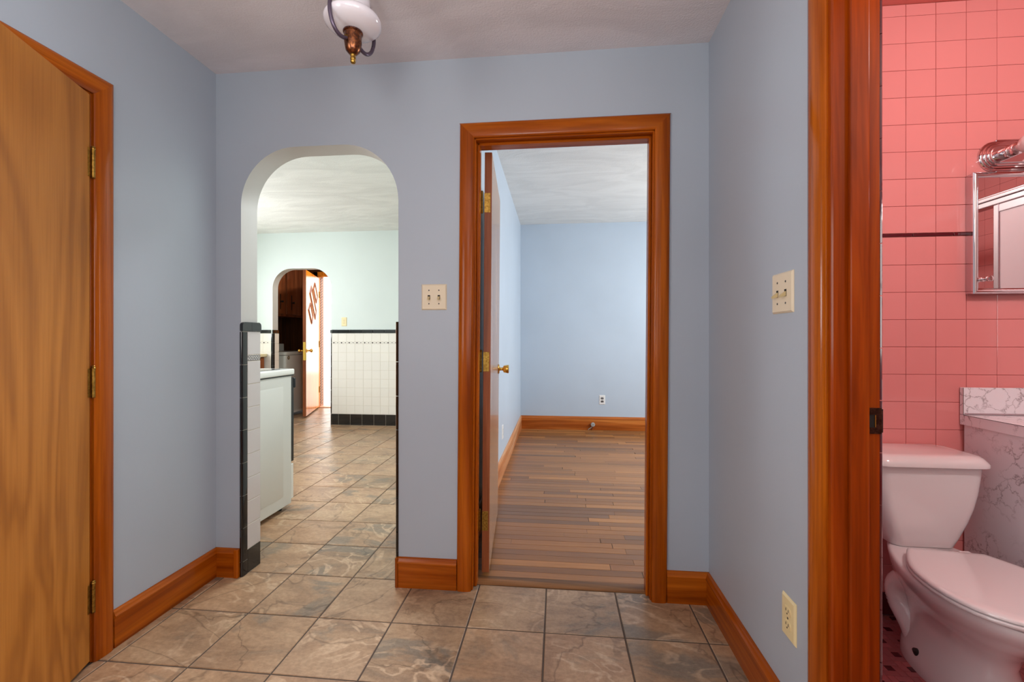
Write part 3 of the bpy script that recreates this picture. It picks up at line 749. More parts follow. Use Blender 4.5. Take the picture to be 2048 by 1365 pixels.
# ------------------------------------------------------------------ wall plates
def plate_base(w_, h_, mat, root, t=.006):
    m = MB(); a, c = w_/2, h_/2; b = .005
    lo = [(-a,0,-c),(a,0,-c),(a,0,c),(-a,0,c)]
    mid = [(-a,-.0015,-c),(a,-.0015,-c),(a,-.0015,c),(-a,-.0015,c)]
    hi = [(-a+b,-t,-c+b),(a-b,-t,-c+b),(a-b,-t,c-b),(-a+b,-t,c-b)]
    m.loft([lo, mid, hi]); return m.build('plate', mat, root, smooth=0)
def switch_plate(label, loc, rz):
    t = thing('light_switch', label, 'light switch', loc, (0,0,rz))
    plate_base(.1165, .1165, M['ivory'], t)
    for sx in (-.023, .023):
        MB().box(sx-.0055, sx+.0055, -.0066, -.0058, -.0115, .0085).build('toggle_slot', M['hole'], t)
        g = MB(); g.loft([[(sx+a, -.005, z) for a, z in ((-.0045,-.010),(.0045,-.010),(.0045,.004),(-.0045,.004))], [(sx+a, -.0215, z) for a, z in ((-.0036,-.0155),(.0036,-.0155),(.0036,-.0085),(-.0036,-.0085))]])
        g.build('toggle', M['toggle'], t)
        for sz in (-.0305, .0305): MB().lathe([(0,.0),(.0032,.0),(.003,.0008),(0,.0010)], (sx, -.0058, sz), (0,-1,0), 12).build('screw', M['bplastic'], t)
    return t
switch_plate('ivory double light switch between the archway and the bedroom doorway', (-.5545, YB, 1.3224), 0)
switch_plate('ivory double light switch near the bathroom doorway', (XR, 1.346, 1.2655), R(-90))
def outlet(label, loc, rz, pm, fm, slot, group=None):
    t = thing('wall_outlet', label, 'outlet', loc, (0,0,rz), group)
    plate_base(.072, .116, pm, t)
    for sz in (-.0195, .0195):
        pts = []
        for i in range(24):
            a = 2*math.pi*i/24; pts.append((.0172*math.cos(a), max(-.0118, min(.0118, .0172*math.sin(a)))+sz))
        f = MB().prism(pts, 'y', -.0078, -.0050).build('receptacle', fm, t)
        MB().box(-.0075, -.0052, -.0082, -.0076, sz-.001, sz+.0065).box(.0052, .0075, -.0082, -.0076, sz-.001, sz+.0065).cyl((0,-.0082,sz-.0065), (0,-.0076,sz-.0065), .0024, seg=10).build('slots', slot, f)
    MB().lathe([(0,0),(.0032,0),(.003,.0008),(0,.001)], (0,-.0059,0), (0,-1,0), 12).build('screw', M['bplastic'], t)
    return t
outlet('ivory duplex outlet low on the wall by the bathroom casing', (XR, 1.3105, .3545), R(-90), M['ivory2'], M['ivory2'], M['hole'])
outlet('white plate outlet with dark receptacles on the far bedroom wall', (.556, 5.58, .3735), 0, M['wplastic'], M['bplastic'], M['wplastic'])
outlet('white outlet on the bedroom side wall beyond the open door', (-.455, 3.70, .35), R(90), M['wplastic'], M['wplastic'], M['hole'])
outlet('cream outlet on the mint wall just above the black cap tile', (-2.771, YK, 1.3515), 0, M['ivory2'], M['ivory2'], M['hole'])

# ------------------------------------------------------------------ hall ceiling lamp
LX, LY = -.661, 1.39
t = thing('ceiling_lamp', 'opal glass ceiling lamp held by curved bronze arms with a copper socket', 'ceiling lamp', (LX, LY, 2.40))
zc = -2.40
def Z(v): return v + zc
MB().lathe([(0,0),(.062,0),(.066,-.004),(.060,-.012),(.040,-.022),(.018,-.028),(0,-.029)], (0,0,0)).build('canopy', M['copper'], t)
sh = MB(); prof = [(.024,2.133),(.040,2.134),(.060,2.139),(.078,2.148),(.0885,2.158),(.0905,2.166),(.087,2.175),(.076,2.184),(.064,2.191),(.0575,2.200),(.055,2.215),(.0535,2.245),(.056,2.275),(.060,2.300),(.058,2.300),(.054,2.275),(.0515,2.245),(.053,2.215),(.055,2.202),(.062,2.193),(.074,2.186),(.084,2.177),(.087,2.167),(.085,2.160),(.076,2.151),(.058,2.142),(.040,2.137),(.024,2.136),(.024,2.133)]
sh.lathe([(r, Z(z)) for r, z in prof], seg=48); sh.build('glass_shade', M['opal'], t, smooth=60)
sk = MB(); sk.lathe([(r, Z(z)) for r, z in [(0,2.141),(.0275,2.141),(.0300,2.139),(.0306,2.129),(.0285,2.127),(.0275,2.126),(.0268,2.108),(.0276,2.104),(.0276,2.098),(.0268,2.095),(.0258,2.087),(.0228,2.073),(.0140,2.063),(.0090,2.060),(0,2.059)]], seg=32)
so = sk.build('socket', M['copper'], t)
fi = MB(); fi.lathe([(r, Z(z)) for r, z in [(0,2.060),(.0085,2.061),(.0092,2.056),(.0075,2.053),(.0088,2.049),(.0088,2.044),(.0070,2.041),(.0088,2.038),(.0070,2.033),(.002,2.031),(0,2.0305)]], seg=20); fi.build('finial', M['brass'], so)
rg = MB()
for k in range(40):
    a = 2*math.pi*k/40; rg.box(-.0006, .0006, -.0006, .0006, 0, .009) if False else rg.cyl((  .0302*math.cos(a),   .0302*math.sin(a), Z(2.1295)), (  .0302*math.cos(a),   .0302*math.sin(a), Z(2.1385)), .0010, seg=5)
rg.build('knurled_ring', M['bronze'], so)
def bez(pts, n=28):
    out = []
    P_ = [Vector(q) for q in pts]; P_ = [P_[0]*2-P_[1]] + P_ + [P_[-1]*2-P_[-2]]
    for i in range(1, len(P_)-2):
        for k in range(n//4):
            u = k/(n//4); a, b, c, d = P_[i-1:i+3]
            out.append(.5*((2*b) + (c-a)*u + (2*a-5*b+4*c-d)*u*u + (3*b-a-3*c+d)*u**3))
    out.append(P_[-2]); return out
for sgn in (1, -1):
    a = R(248); ca, sa = math.cos(a)*sgn, math.sin(a)*sgn
    path = [(.022,2.104),(.038,2.094),(.058,2.094),(.078,2.110),(.090,2.140),(.0915,2.172),(.082,2.215),(.070,2.26),(.062,2.31),(.054,2.355),(.045,2.385)]
    MB().tube(bez([(r*ca, r*sa, Z(z)) for r, z in path]), .0062, 14).build('arm', M['bronze'], t, smooth=80)
    MB().lathe([(0,0),(.006,.0),(.0068,.004),(.0055,.008),(0,.009)], (.024*ca, .024*sa, Z(2.104)), (ca, sa, -.3), 14).build('arm_collar', M['brass'], so)

# ------------------------------------------------------------------ kitchen range
rx0, rx1, ry0, ry1 = -2.536, -1.774, 2.135, 2.824
t = thing('kitchen_range', 'white freestanding kitchen range with black oven door edge behind the archway', 'range', ((rx0+rx1)/2, (ry0+ry1)/2, 0))
ox, oy = (rx0+rx1)/2, (ry0+ry1)/2
hx, hy = (rx1-rx0)/2, (ry1-ry0)/2
b = MB(); b.box(-hx, hx, -hy, hy, .03, .888, .004, 2); body = b.build('body', M['enamelgrey'], t)
zz0, zz1, y0, y1 = .10, .82, -hy+.05, hy-.09        # pressed rectangle on each side panel
for s_ in (1, -1):
    x = s_*hx; e = MB()
    e.loft([[(x, y0, zz0), (x, y1, zz0), (x, y1, zz1), (x, y0, zz1)], [(x+s_*.004, y0+.012, zz0+.012), (x+s_*.004, y1-.012, zz0+.012), (x+s_*.004, y1-.012, zz1-.012), (x+s_*.004, y0+.012, zz1-.012)]])
    e.build('side_panel', M['enamelgrey'], body)
MB().box(-hx-.003, hx+.003, -hy, hy+.02, .884, .8905).build('black_strip', M['blackmetal'], t)  # black strip between body and cooktop
MB().box(-hx-.004, hx+.006, -hy, hy+.028, .890, .930, .008, 3).build('cooktop', M['enamel'], t)
ct = MB().box(-hx+.05, hx-.05, -hy+.09, hy-.045, .929, .9325, .001).build('glass_top', M['glassblack'], t)
for sx in (-.18, .18):
    for sy in (-.13, .15):
        g = MB()
        for r in (.04, .065, .09): g.lathe([(r-.003,.933),(r+.003,.933),(r+.003,.9385),(r-.003,.9385),(r-.003,.933)], (sx, sy, 0), seg=28)
        g.build('burner_coil', M['iron'], t)
bg = MB(); bg.box(-hx, hx, -hy, -hy+.05, .93, 1.10, .008, 2); bg.build('backguard', M['enamel'], t)
for k in range(5): MB().lathe([(0,0),(.02,0),(.018,.016),(0,.018)], (-.28+.14*k, -hy+.05, 1.02), (0,1,0), 16).build('control_knob', M['blackmetal'], t)
dr = MB().box(-hx+.004, hx-.002, hy, hy+.032, .305, .872, .004).build('oven_door', M['blackmetal'], t)
MB().box(-hx+.03, hx-.03, hy+.032, hy+.034, .38, .72).build('oven_window', M['glassblack'], dr)
h = MB(); h.box(-hx+.03, hx+.004, hy+.03, hy+.045, .80, .868, .004); h.build('door_handle', M['blackmetal'], dr)
MB().box(-hx+.004, hx-.002, hy, hy+.028, .055, .290, .004).build('storage_drawer', M['enamel'], t)
for sx in (-1, 1):
    for sy in (-1, 1): MB().cyl((sx*(hx-.05), sy*(hy-.06), 0), (sx*(hx-.05), sy*(hy-.06), .032), .018).build('foot', M['blackmetal'], t)

# base cabinet and counter in the kitchen corner
t = thing('base_cabinet', 'warm wood base cabinet in the far kitchen corner', 'cabinet', (-4.16, 4.9, 0))
MB().box(-.285, .285, -.64, .655, .10, .888, .003).build('body', M['cabwood'], t)
MB().box(-.285, .23, -.64, .655, 0, .10).build('toe_kick', M['iron'], t)
for k in range(3):
    y0 = -.62 + k*.425
    d = MB().box(.285, .303, y0, y0+.405, .13, .69, .004).build('door', M['cabwood'], t)
    MB().lathe([(0,0),(.006,0),(.006,.012),(.014,.018),(.012,.026),(0,.028)], (.303, y0+.06, .62), (1,0,0), 14).build('knob', M['brass'], d)
    d = MB().box(.285, .303, y0, y0+.405, .71, .87, .004).build('drawer', M['cabwood'], t)
    MB().lathe([(0,0),(.006,0),(.006,.012),(.014,.018),(.012,.026),(0,.028)], (.303, y0+.2, .79), (1,0,0), 14).build('knob', M['brass'], d)
tag(MB().box(-.29, .325, -.66, .662, 0, .04, .006, 2).build('countertop', M['counter'], None, (-4.16, 4.9, .889)), 'cream countertop over the warm wood base cabinet', 'countertop')

# ------------------------------------------------------------------ back entry beyond the far archway
# panelling on its left wall
WKL = bpy.data.objects['wall_kitchen_left']
y = 5.695
while y < 6.91:
    e = min(y+.198, 6.915); MB().box(-4.449, -4.441, y+.003, e-.003, 0, 2.53, .003).build('wall_panel', M['panel'], WKL); y += .2
MB().box(-4.45, -4.445, 5.69, 6.92, 0, 2.53).build('panel_backing', M['iron'], WKL)
# washing machine
t = thing('washing_machine', 'white washing machine with a round brown badge in the back entry', 'washing machine', (-4.147, 6.34, 0))
def rrect(hx, hy, r, n=6, cx=0, cy=0):
    out = []
    for sx, sy, a0 in ((1,1,0),(-1,1,90),(-1,-1,180),(1,-1,270)):
        for k in range(n+1):
            a = R(a0+90*k/n); out.append((cx+sx*(hx-r)+r*math.cos(a), cy+sy*(hy-r)+r*math.sin(a)))
    return out
def rbox(m, hx, hy, z0, z1, r, top=.012, cx=0, cy=0):
    L = [[(x, y, z0) for x, y in rrect(hx, hy, r, 6, cx, cy)], [(x, y, z1-top) for x, y in rrect(hx, hy, r, 6, cx, cy)]]
    for k in (1, 2, 3):
        a = R(30*k); L.append([(x, y, z1-top+top*math.sin(a)) for x, y in rrect(hx-top*(1-math.cos(a)), hy-top*(1-math.cos(a)), max(r-top*(1-math.cos(a)), .002), 6, cx, cy)])
    m.loft(L); return m
rbox(MB(), .285, .335, .04, .888, .045, .003).build('body', M['enamelgrey'], t)
rbox(MB(), .289, .339, .893, .938, .047, .014).build('top_lid', M['enamelgrey'], t)
MB().box(-.28, .275, -.325, .325, 0, .04).build('plinth', M['blackmetal'], t)
MB().box(.284, .2865, -.28, .28, .045, .075, .001).build('kick_strip', M['enamel'], t)
bd = MB().lathe([(0,0),(.027,0),(.027,.003),(.022,.004),(0,.004)], (.285, -.262, .853), (1,0,0), 24).build('badge', M['badge'], t)
MB().lathe([(.013,.004),(.017,.004),(.017,.0052),(.013,.0052),(.013,.004)], (.285, -.262, .853), (1,0,0), 20).box(.2885, .2905, -.264, -.26, .853, .868).build('badge_mark', M['counter'], bd)
bx = MB(); rbox(bx, .06, .335, .938, 1.05, .02, .01, -.225, 0); bx.build('control_console', M['enamelgrey'], t)
# wall cabinet
t = thing('wall_cabinet', 'dark wood wall cabinet with wrought black pulls above the washing machine', 'cabinet', (-4.30, 6.45, 1.47))
MB().box(-.145, .13, -.50, .465, 0, .95, .002).build('body', M['dark'], t)
MB().box(.13, .15, -.50, .465, 0, .04).box(.13, .15, -.50, .465, .91, .95).box(.13, .15, -.50, -.46, .04, .91).box(.13, .15, -.032, .004, .04, .91).box(.13, .15, .385, .465, .04, .91).build('face_frame', M['dark'], t)
for y0, y1, py in ((-.445, -.038, -.155), (.008, .380, .131)):
    d = MB().box(.15, .170, y0, y1, .035, .915, .005, 2).build('door', M['dark'], t)
    pl = MB(); pl.box(.170, .173, py-.009, py+.009, .12, .315)
    for zz in (.112, .135, .16, .275, .30, .323): pl.lathe([(0,0),(.011,0),(.011,.003),(0,.0035)], (.170, py, zz), (1,0,0), 10)
    pl.lathe([(0,0),(.009,0),(.007,.02),(.016,.03),(.017,.038),(.008,.046),(0,.047)], (.173, py, .218), (1,0,0), 14)
    pl.build('pull', M['iron'], d)
# outer door standing open
T5 = thing('trim_5', 'wood jamb of the outer door with a patterned weatherstrip', 'door frame', kind='structure')
MB().box(-3.90, -3.872, 6.90, 7.06, 0, 2.155, .003).build('jamb', M['gold'], T5)
MB().box(-2.952, -2.93, 6.90, 7.06, 0, 2.155, .003).build('jamb', M['gold'], T5)
MB().box(-3.90, -2.93, 6.90, 7.06, 2.135, 2.16, .003).build('head_jamb', M['gold'], T5)
MB().box(-3.8725, -3.868, 6.955, 7.06, .02, 2.13, .001).build('weather_strip', M['weather'], T5)
wp = MB(); z = .05; k = 0
while z < 2.12:
    yy = 6.975 + (.0 if k % 2 else .028)
    wp.prism([(yy-.012, z), (yy+.012, z+.012), (yy+.012, z+.024), (yy-.012, z+.012)], 'x', -3.8685, -3.866); z += .022; k += 1
o = wp.build('strip_pattern', M['iron'], T5); o['kind'] = 'stuff'
for k in range(12): MB().cyl((-3.868, 7.035, .12+.17*k), (-3.866, 7.035, .12+.17*k), .0055, seg=8).build('nail', M['iron'], T5)
struct(MB().prism([(6.93,0),(6.93,.010),(6.97,.022),(7.06,.022),(7.10,0)], 'x', -3.872, -2.952).build('trim_6', M['peach']), 'peach-coloured sill of the outer door', 'threshold')
MB().box(-3.96, -3.885, 6.905, 6.92, 0, 2.22, .003).build('side_casing', M['gold'], T5)
MB().box(-3.96, -2.87, 6.905, 6.92, 2.145, 2.22, .003).build('head_casing', M['gold'], T5)
MB().box(-2.945, -2.87, 6.905, 6.92, 0, 2.22, .003).build('side_casing', M['gold'], T5)
D3 = thing('door_3', 'golden wood outer door with slanted diamond mouldings and a brass knob', 'door', (-3.851, 6.893, .022), (0, 0, R(-71.35)), kind='structure')
DL = .94
MB().box(0, DL, -.045, 0, 0, 2.09, .002).build('leaf', [M['gold'], M['edge']], D3, matfn=lambda c, n: 0 if abs(n.y) > .8 else 1)
def para(pts):
    # moulding frame around a slanted lozenge: x from the hinge, z
    pts = [Vector((DL - a*.97, 0, z-.022)) for a, z in pts]; c = sum(pts, Vector())/4
    m = MB()
    inn = [p + (c-p)*.30 for p in pts]; mid = [p + (c-p)*.15 for p in pts]
    L = [[Vector((p.x, 0, p.z)) for p in pts], [Vector((p.x, .012, p.z)) for p in mid], [Vector((p.x, .002, p.z)) for p in inn]]
    m.loft(L, caps=False); fr = m.build('moulding', M['edge'], D3, smooth=0)
    MB().prism([(p.x, p.z) for p in inn], 'y', .0, .003).build('inset_panel', M['gold'], fr)
para([(.60,2.009),(.473,1.89),(.716,1.674),(.825,1.796)])
para([(.342,1.935),(.216,1.813),(.645,1.411),(.741,1.53)])
para([(.278,1.673),(.139,1.555),(.374,1.336),(.473,1.458)])
for s_ in (1, -1):
    kp = MB(); kp.lathe([(0,0),(.030,0),(.030,.004),(.012,.010),(.010,.034),(.018,.042),(.027,.056),(.026,.068),(.014,.076),(0,.078)], (DL-.065, 0 if s_ > 0 else -.045, .935), (0, s_, 0), 24)
    kp.build('door_knob', M['brightbrass'], D3)
MB().box(DL-.0005, DL+.0022, -.040, -.006, .80, 1.06, .0006).build('latch_plate', M['brightbrass'], D3)
MB().box(DL-.075, DL-.0, -.001, .0022, .80, .90, .0006).build('guard_plate', M['brightbrass'], D3)
for hz in (.28, 1.02, 1.82): MB().cyl((-.004, .004, hz-.05), (-.004, .004, hz+.05), .007, seg=12).build('hinge', M['brass'], D3)
struct(MB().box(-7, 1, 7.05, 16, -.22, -.06).build('floor_outside', M['concrete']), 'pale concrete yard outside the back door', 'ground')

# ------------------------------------------------------------------ bedroom fitting on the baseboard
t = thing('cable_fitting', 'small round grey fitting with a short cable on the far bedroom baseboard', 'wall fitting', (.4405, 5.5605, .072))
MB().lathe([(0,0),(.024,0),(.026,.006),(.026,.022),(.022,.027),(0,.028)], (0,0,0), (0,-1,0), 24).build('cap', M['grey'], t)
MB().cyl((0,.002,0), (0,-.002,0), .010, seg=12).build('stem', M['hole'], t)
for dx, dz in ((-.008,.006),(.010,.006),(-.006,-.009),(.004,.0)): MB().cyl((dx,-.029,dz), (dx,-.0275,dz), .0022, seg=8).build('pin_hole', M['hole'], t)
MB().tube(bez([(.002,-.012,-.02),(-.006,-.016,-.042),(-.014,-.014,-.058),(-.022,-.012,-.068)]), .0035, 8).build('cable', M['iron'], t)
MB().tube(bez([(-.004,-.008,-.02),(-.03,-.006,-.045),(-.05,-.006,-.058),(-.056,-.006,-.068)]), .004, 8).build('cable', M['grey'], t)

# ------------------------------------------------------------------ bathroom: toilet
TXC, TYW = 1.347, 1.962
t = thing('toilet', 'white two-piece toilet with its lid down against the pink tiled wall', 'toilet', (TXC, TYW, 0))
def rr(hw, f0, f1, r, z, n=7, bow=0):
    hy = (f1-f0)/2; cy = -(f0+f1)/2
    return [(x, y - (bow*(1-(x/hw)**2) if y < cy else 0), z) for x, y in rrect(hw, hy, min(r, hw*.98, hy*.98), n, 0, cy)]
tank = MB(); tank.loft([rr(.098,.035,.180,.03,.364), rr(.107,.028,.190,.035,.370), rr(.121,.020,.199,.038,.405), rr(.144,.014,.207,.04,.464), rr(.162,.012,.212,.042,.519), rr(.174,.01,.215,.044,.572), rr(.181,.01,.216,.044,.622), rr(.186,.01,.217,.044,.672)])
tank.build('tank', M['porc'], t, smooth=50)
lid = MB(); lid.loft([rr(.192,.004,.222,.05,.668,7,.004), rr(.205,.002,.232,.055,.673,7,.006), rr(.205,.002,.232,.055,.684,7,.006), rr(.196,.004,.226,.052,.694,7,.006), rr(.190,.006,.220,.05,.702,7,.006), rr(.180,.012,.208,.045,.7085,7,.005), rr(.165,.02,.19,.04,.7105,7,.004)])
lid.build('tank_lid', M['porc'], t, smooth=50)
def egg(hw, f0, f1, z, neck=.35, n=44, k=.40):
    out = []
    fc = f0 + (f1-f0)*k                        # widest point measured from the rear
    for i in range(n):
        a = 2*math.pi*i/n; s_, c_ = math.sin(a), math.cos(a)
        if c_ > 0: f = fc - (fc-f0)*abs(c_)**.75; x = hw*(abs(s_)**.9)*(1 if s_ > 0 else -1)*(1-neck*c_**1.2)
        else: f = fc + (f1-fc)*abs(c_); x = hw*s_
        out.append((x, -f, z))
    return out
ROT = R(-4.0)
def turned(lp, ang, f0):      # turn a loop about the vertical axis through (0, -f0)
    c, q = math.cos(ang), math.sin(ang); return [(x*c - (y+f0)*q, x*q + (y+f0)*c - f0, z) for x, y, z in lp]
E_ = lambda *a: turned(egg(*a), ROT, .12)
bw = MB(); bw.loft([E_(.118,.14,.56,0,.08,44,.5), E_(.120,.14,.565,.012,.08,44,.5), E_(.116,.145,.555,.05,.08,44,.5), E_(.100,.15,.53,.10,.10,44,.5), E_(.090,.15,.52,.15,.12,44,.5), E_(.096,.135,.54,.20,.15,44,.52), E_(.124,.11,.60,.245,.2,44,.56), E_(.158,.08,.665,.29,.28,44,.6), E_(.182,.055,.705,.33,.44,44,.6), E_(.189,.045,.718,.353,.48,44,.6), E_(.187,.047,.716,.363,.48,44,.6), E_(.175,.055,.70,.367,.48,44,.6)])
bw.build('bowl', M['porc'], t, smooth=60)
for s_ in (-1, 1):
    tw = MB(); tw.tube(bez([(s_*.050,-.36,.300),(s_*.076,-.26,.275),(s_*.086,-.185,.235),(s_*.082,-.175,.17),(s_*.070,-.22,.10),(s_*.066,-.26,.03)]), .040, 20); tw.build('trapway', M['porc'], t, smooth=80)
    cp_ = MB().lathe([(0,.026),(.017,.026),(.0185,.030),(.016,.040),(.010,.056),(.006,.064),(0,.066)], (s_*.085, -.305, .030), (s_*.75,-.1,.65), 18).build('bolt_cap', M['iron'], t)
    MB().lathe([(.016,.022),(.023,.022),(.0235,.028),(.016,.030),(.016,.022)], (s_*.085, -.305, .030), (s_*.75,-.1,.65), 20).build('cap_base', M['porc'], cp_)
def seat_outline(z, grow=0):
    pf = [(0,.112),(.010,.1185),(.034,.134),(.07,.1545),(.10,.170),(.133,.182),(.17,.190),(.2135,.194),(.255,.194),(.2975,.188),(.335,.176),(.365,.160),(.390,.138),(.410,.110),(.427,.076),(.437,.038)]
    k = 1 + grow/.19; f_ = lambda f: .268 + .22 + (f-.22)*(1 + grow/.22)
    out = [(h*k, -f_(f), z) for f, h in pf] + [(0, -f_(.440), z)] + [(-h*k, -f_(f), z) for f, h in pf[::-1]]
    return turned(out, R(-6), .268)
MB().loft([seat_outline(.3695, .001), seat_outline(.372, .004), seat_outline(.379, .004), seat_outline(.3815, .001)]).build('seat', M['porc'], t, smooth=60)
MB().loft([seat_outline(.383, -.001), seat_outline(.385, .003), seat_outline(.390, .003), seat_outline(.3945, -.001), seat_outline(.397, -.010), seat_outline(.3985, -.03)]).build('seat_lid', M['porc'], t, smooth=50)
for s_ in (-1, 1): MB().box(s_*.075-.018, s_*.075+.018, -.276, -.245, .362, .388, .005, 2).build('seat_hinge', M['porc'], t)

# vanity, counter, medicine cabinet, light bar
VX = 1.627
t = thing('vanity_cabinet', 'marble-patterned laminate vanity cabinet beside the toilet', 'cabinet', (VX, 1.96, 0))
MB().box(0, .74, -.50, 0, .08, .788, .001).build('body', M['marble'], t)
MB().box(.02, .72, -.45, -.01, 0, .08).build('toe_kick', M['iron'], t)
for k in range(2):
    d = MB().box(.02+k*.36, .36+k*.36, -.518, -.50, .11, .765, .003).build('door', M['marble'], t)
    MB().lathe([(0,0),(.006,0),(.006,.014),(.014,.02),(.012,.028),(0,.03)], (.32+k*.10, -.518, .60), (0,-1,0), 14).build('knob', M['chrome'], d)
t = thing('vanity_counter', 'marble-patterned laminate counter with backsplash', 'countertop', (VX-.0125, YB-.011, .789))
MB().box(0, .775, -.525, 0, 0, .040, .001).build('counter_slab', M['marble'], t)
sp = MB().box(0, .775, -.0165, 0, .0415, .149, .001).build('backsplash', M['marble'], t)
MB().box(.004, .775, -.0175, -.0165, .0415, .0475).build('metal_strip', M['alu'], sp)
MB().box(-.0006, .0004, -.0172, -.0158, .0415, .149).build('seam', M['seam'], sp)
MB().box(-.0006, .0004, -.525, -.0165, .0386, .0404).build('edge_seam', M['seam'], t)
MB().lathe([(.17,.0402),(.19,.0402),(.19,.044),(.17,.046),(.17,.0402)], (.42,-.27,0), seg=36).build('basin_rim', M['porc'], t)
MB().lathe([(0,.0404),(.17,.0404),(.17,.043),(0,.043)], (.42,-.27,0), seg=36).build('basin', M['porc'], t)
fc = MB(); fc.cyl((.42,-.06,.04), (.42,-.06,.10), .014).tube(bez([(.42,-.06,.10),(.42,-.08,.135),(.42,-.12,.14),(.42,-.16,.115)]), .011, 12); fc.build('faucet', M['chrome'], t)

MX0, MX1, MZ0, MZ1, MYF = 1.636, 2.20, 1.311, 1.791, 1.9385
t = thing('medicine_cabinet', 'chrome-framed mirrored medicine cabinet on the pink tile', 'medicine cabinet', (MX0, YB-.008, MZ0))
W_, H_ = MX1-MX0, MZ1-MZ0; yf = MYF-(YB-.008)
MB().box(.002, W_-.002, yf, 0, .002, H_-.002, .001).build('body', M['alu'], t)

fw = .021
def frame_bar(p0, p1, inward):
    p0, p1, inward = Vector(p0), Vector(p1), Vector(inward); d = (p1-p0).normalized()
    prof = [(0,0),(0,.006),(.003,.0095),(.0085,.011),(.015,.0095),(.0185,.006),(fw,.0045),(fw,0)]
    return MB().loft([[p0 + inward*a + d*a + Vector((0,-b,0)) for a, b in prof], [p1 + inward*a - d*a + Vector((0,-b,0)) for a, b in prof]])
y0 = yf
for a, b, i in (((0,y0,0),(0,y0,H_),(1,0,0)), ((W_,y0,0),(W_,y0,H_),(-1,0,0)), ((0,y0,0),(W_,y0,0),(0,0,1)), ((0,y0,H_),(W_,y0,H_),(0,0,-1))):
    frame_bar(a, b, i).build('frame_rail', M['chrome'], t)
MB().box(.0195, W_-.0195, y0-.003, y0-.001, .0195, H_-.0195).build('mirror', M['mirror'], t)
MB().lathe([(0,0),(.009,0),(.0095,.004),(.006,.008),(.006,.016),(.0105,.022),(.0115,.030),(.009,.034),(0,.035)], (.040, y0-.003, .057), (0,-1,0), 20).build('knob', M['chrome'], t)

t = thing('vanity_light', 'chrome stepped light bar with round bulbs above the medicine cabinet', 'wall lamp', (1.740, YB-.008, 1.862))
def stadium(r, L, y, n=14):
    out = []
    for k in range(n+1):
        a = R(90+180*k/n); out.append((r*math.cos(a), y, r*math.sin(a)))
    for k in range(n+1):
        a = R(-90+180*k/n); out.append((L+r*math.cos(a), y, r*math.sin(a)))
    return out
LB = .46
m = MB(); st = [(.0600,0),(.0600,-.007),(.0575,-.0095),(.053,-.0095),(.0515,-.0145),(.049,-.0165),(.0445,-.0165),(.043,-.0215),(.0405,-.0235),(.036,-.0235),(.0345,-.0285),(.032,-.030),(.029,-.030)]
m.loft([stadium(r, LB, y) for r, y in st]); m.box(.004, LB-.004, -.007, 0, -.0665, .0665, .002); m.build('back_plate', M['chrome'], t, smooth=30)
for k in range(3):
    x = .012 + k*.22
    c = MB(); c.lathe([(0,.028),(.0235,.028),(.0245,.032),(.0245,.055),(.0225,.0565),(.0225,.060),(.0235,.062),(.0235,.083),(.020,.085),(0,.085)], (x,0,0), (0,-1,0), 28)
    so = c.build('socket_cup', M['chrome'], t)
    MB().lathe([(0,.083),(.014,.083),(.0155,.092),(.019,.1),(.029,.110),(.036,.122),(.0395,.138),(.0385,.153),(.033,.166),(.022,.175),(.008,.179),(0,.1795)], (x,0,0), (0,-1,0), 28).build('bulb', M['bulb'], so, smooth=80)

# bath enclosure opposite the mirror (seen in it)
t = thing('bathtub', 'white bathtub with a plain front along the right bathroom wall', 'bathtub', (2.75, 1.08, 0))
tb = MB(); ins = lambda a, b, z: [(x, y, z) for x, y in rrect(a, b, .08)]
tb.loft([[(x, y, 0) for x, y in rrect(.34, .86, .01)], [(x, y, .42) for x, y in rrect(.34, .86, .01)], [(x, y, .43) for x, y in rrect(.335, .855, .012)], ins(.27,.78,.43), ins(.25,.75,.38), ins(.21,.68,.12), ins(.16,.60,.09)])
tb.build('tub_shell', M['porc'], t)
t = thing('shower_door', 'aluminium-framed frosted sliding shower door over the bathtub', 'shower door', (2.44, 1.08, .43))
def fb(nm, a0, a1, y0, y1, z0, z1, mat=M['alu'], par=t): return MB().box(a0, a1, y0, y1, z0, z1, .004, 2).build(nm, mat, par)
hd = MB(); hd.box(-.03, .035, -.86, .86, 1.445, 1.475, .004, 2).box(-.036, .041, -.86, .86, 1.475, 1.497, .004, 2).box(-.025, .03, -.86, .86, 1.497, 1.508, .003); hd.build('head_track', M['alu'], t)
fb('bottom_track', -.03, .035, -.86, .86, 0, .035); fb('wall_jamb', -.03, .035, -.878, -.855, 0, 1.5); fb('wall_jamb', -.03, .035, .855, .878, 0, 1.5)
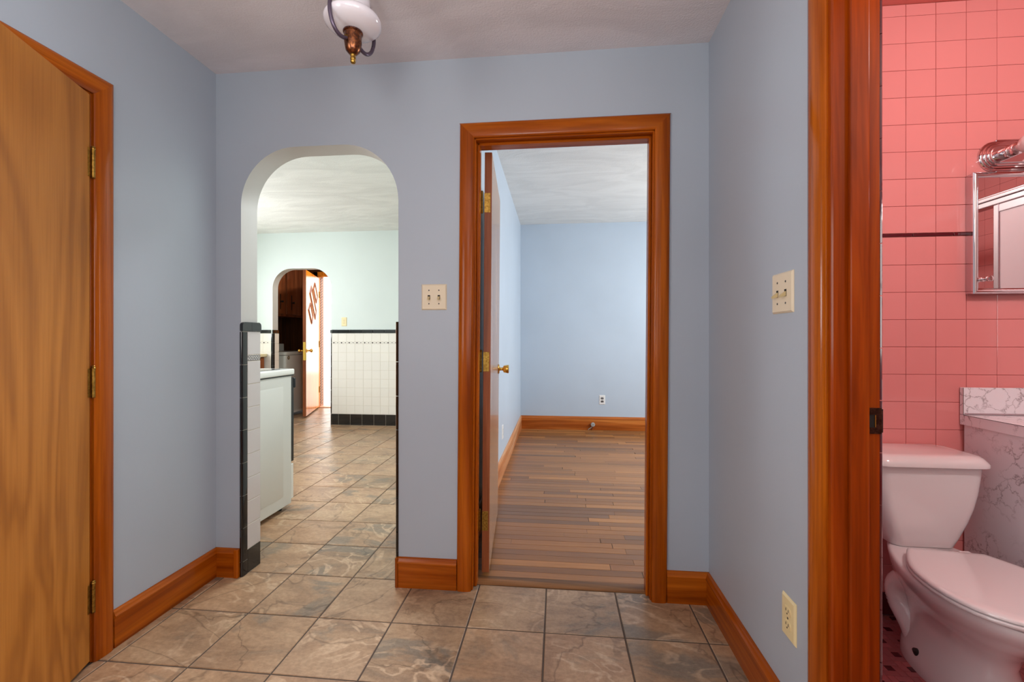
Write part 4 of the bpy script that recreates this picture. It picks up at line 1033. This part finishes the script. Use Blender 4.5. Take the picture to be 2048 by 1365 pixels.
for x_, y0, y1, nm in ((-.018, .06, .85, 'sliding_panel'), (.014, .10, .848, 'sliding_panel')):
    pn = MB().box(x_-.002, x_+.002, y0+.02, y1-.02, .06, 1.42).build(nm, M['frost'], t)
    fb('panel_stile', x_-.008, x_+.008, y0, y0+.032, .035, 1.445, M['alu'], pn); fb('panel_stile', x_-.008, x_+.008, y1-.032, y1, .035, 1.445, M['alu'], pn)
    fb('panel_rail', x_-.008, x_+.008, y0+.032, y1-.032, 1.40, 1.445, M['alu'], pn); fb('panel_rail', x_-.008, x_+.008, y0+.032, y1-.032, .035, .08, M['alu'], pn)
# bathroom ceiling light (out of view)
t = thing('bath_ceiling_light', 'round flush ceiling light in the bathroom', 'ceiling lamp', (1.5, .8, BATHZ))
MB().lathe([(0,0),(.14,0),(.145,-.012),(.13,-.02),(0,-.02)]).build('base', M['chrome'], t)
bl_ = bpy.data.lights.new('bath_lamp_light', 'POINT'); bl_.energy = 40; bl_.color = (1.0, .96, .93); bl_.shadow_soft_size = .12
bo_ = bpy.data.objects.new('bath_lamp_light', bl_); COL.objects.link(bo_); bo_.location = (1.5, .75, BATHZ-.3)
# added ceiling light further back in the hall (out of view), fill only
t = thing('hall_fill_fixture', 'ceiling light added at the rear of the hall for fill', 'ceiling lamp', (-.55, -1.0, HZ))
MB().lathe([(0,0),(.07,0),(.074,-.008),(.05,-.02),(0,-.022)]).build('canopy', M['copper'], t)
pl = bpy.data.lights.new('hall_fill_point', 'POINT'); pl.energy = 5; pl.color = (1.0, .95, .9); pl.shadow_soft_size = .11
po = bpy.data.objects.new('hall_fill_point', pl); COL.objects.link(po); po.location = (-.55, -1.0, 2.18)
t = thing('kitchen_fill_fixture', 'round flush ceiling light added to brighten the kitchen', 'ceiling lamp', (-1.25, 2.72, KZ))  # added unseen fixture, brightens the kitchen floor and range side
MB().lathe([(0,0),(.16,0),(.165,-.012),(.15,-.02),(0,-.02)]).build('base', M['chrome'], t)
area('kitchen_fill_light', (-1.25, 2.72, KZ-.03), (0, 0, 0), .3, .3, 30, (.93, .97, 1.0))
t = thing('entry_fill_fixture', 'round flush ceiling light added to brighten the back entry', 'ceiling lamp', (-3.0, 6.15, KZ))  # added unseen fixture, lifts the dark back entry
MB().lathe([(0,0),(.12,0),(.125,-.012),(.11,-.02),(0,-.02)]).build('base', M['chrome'], t)
area('entry_fill_light', (-3.0, 6.15, KZ-.03), (0, 0, 0), .22, .22, 16, (1.0, .93, .84))
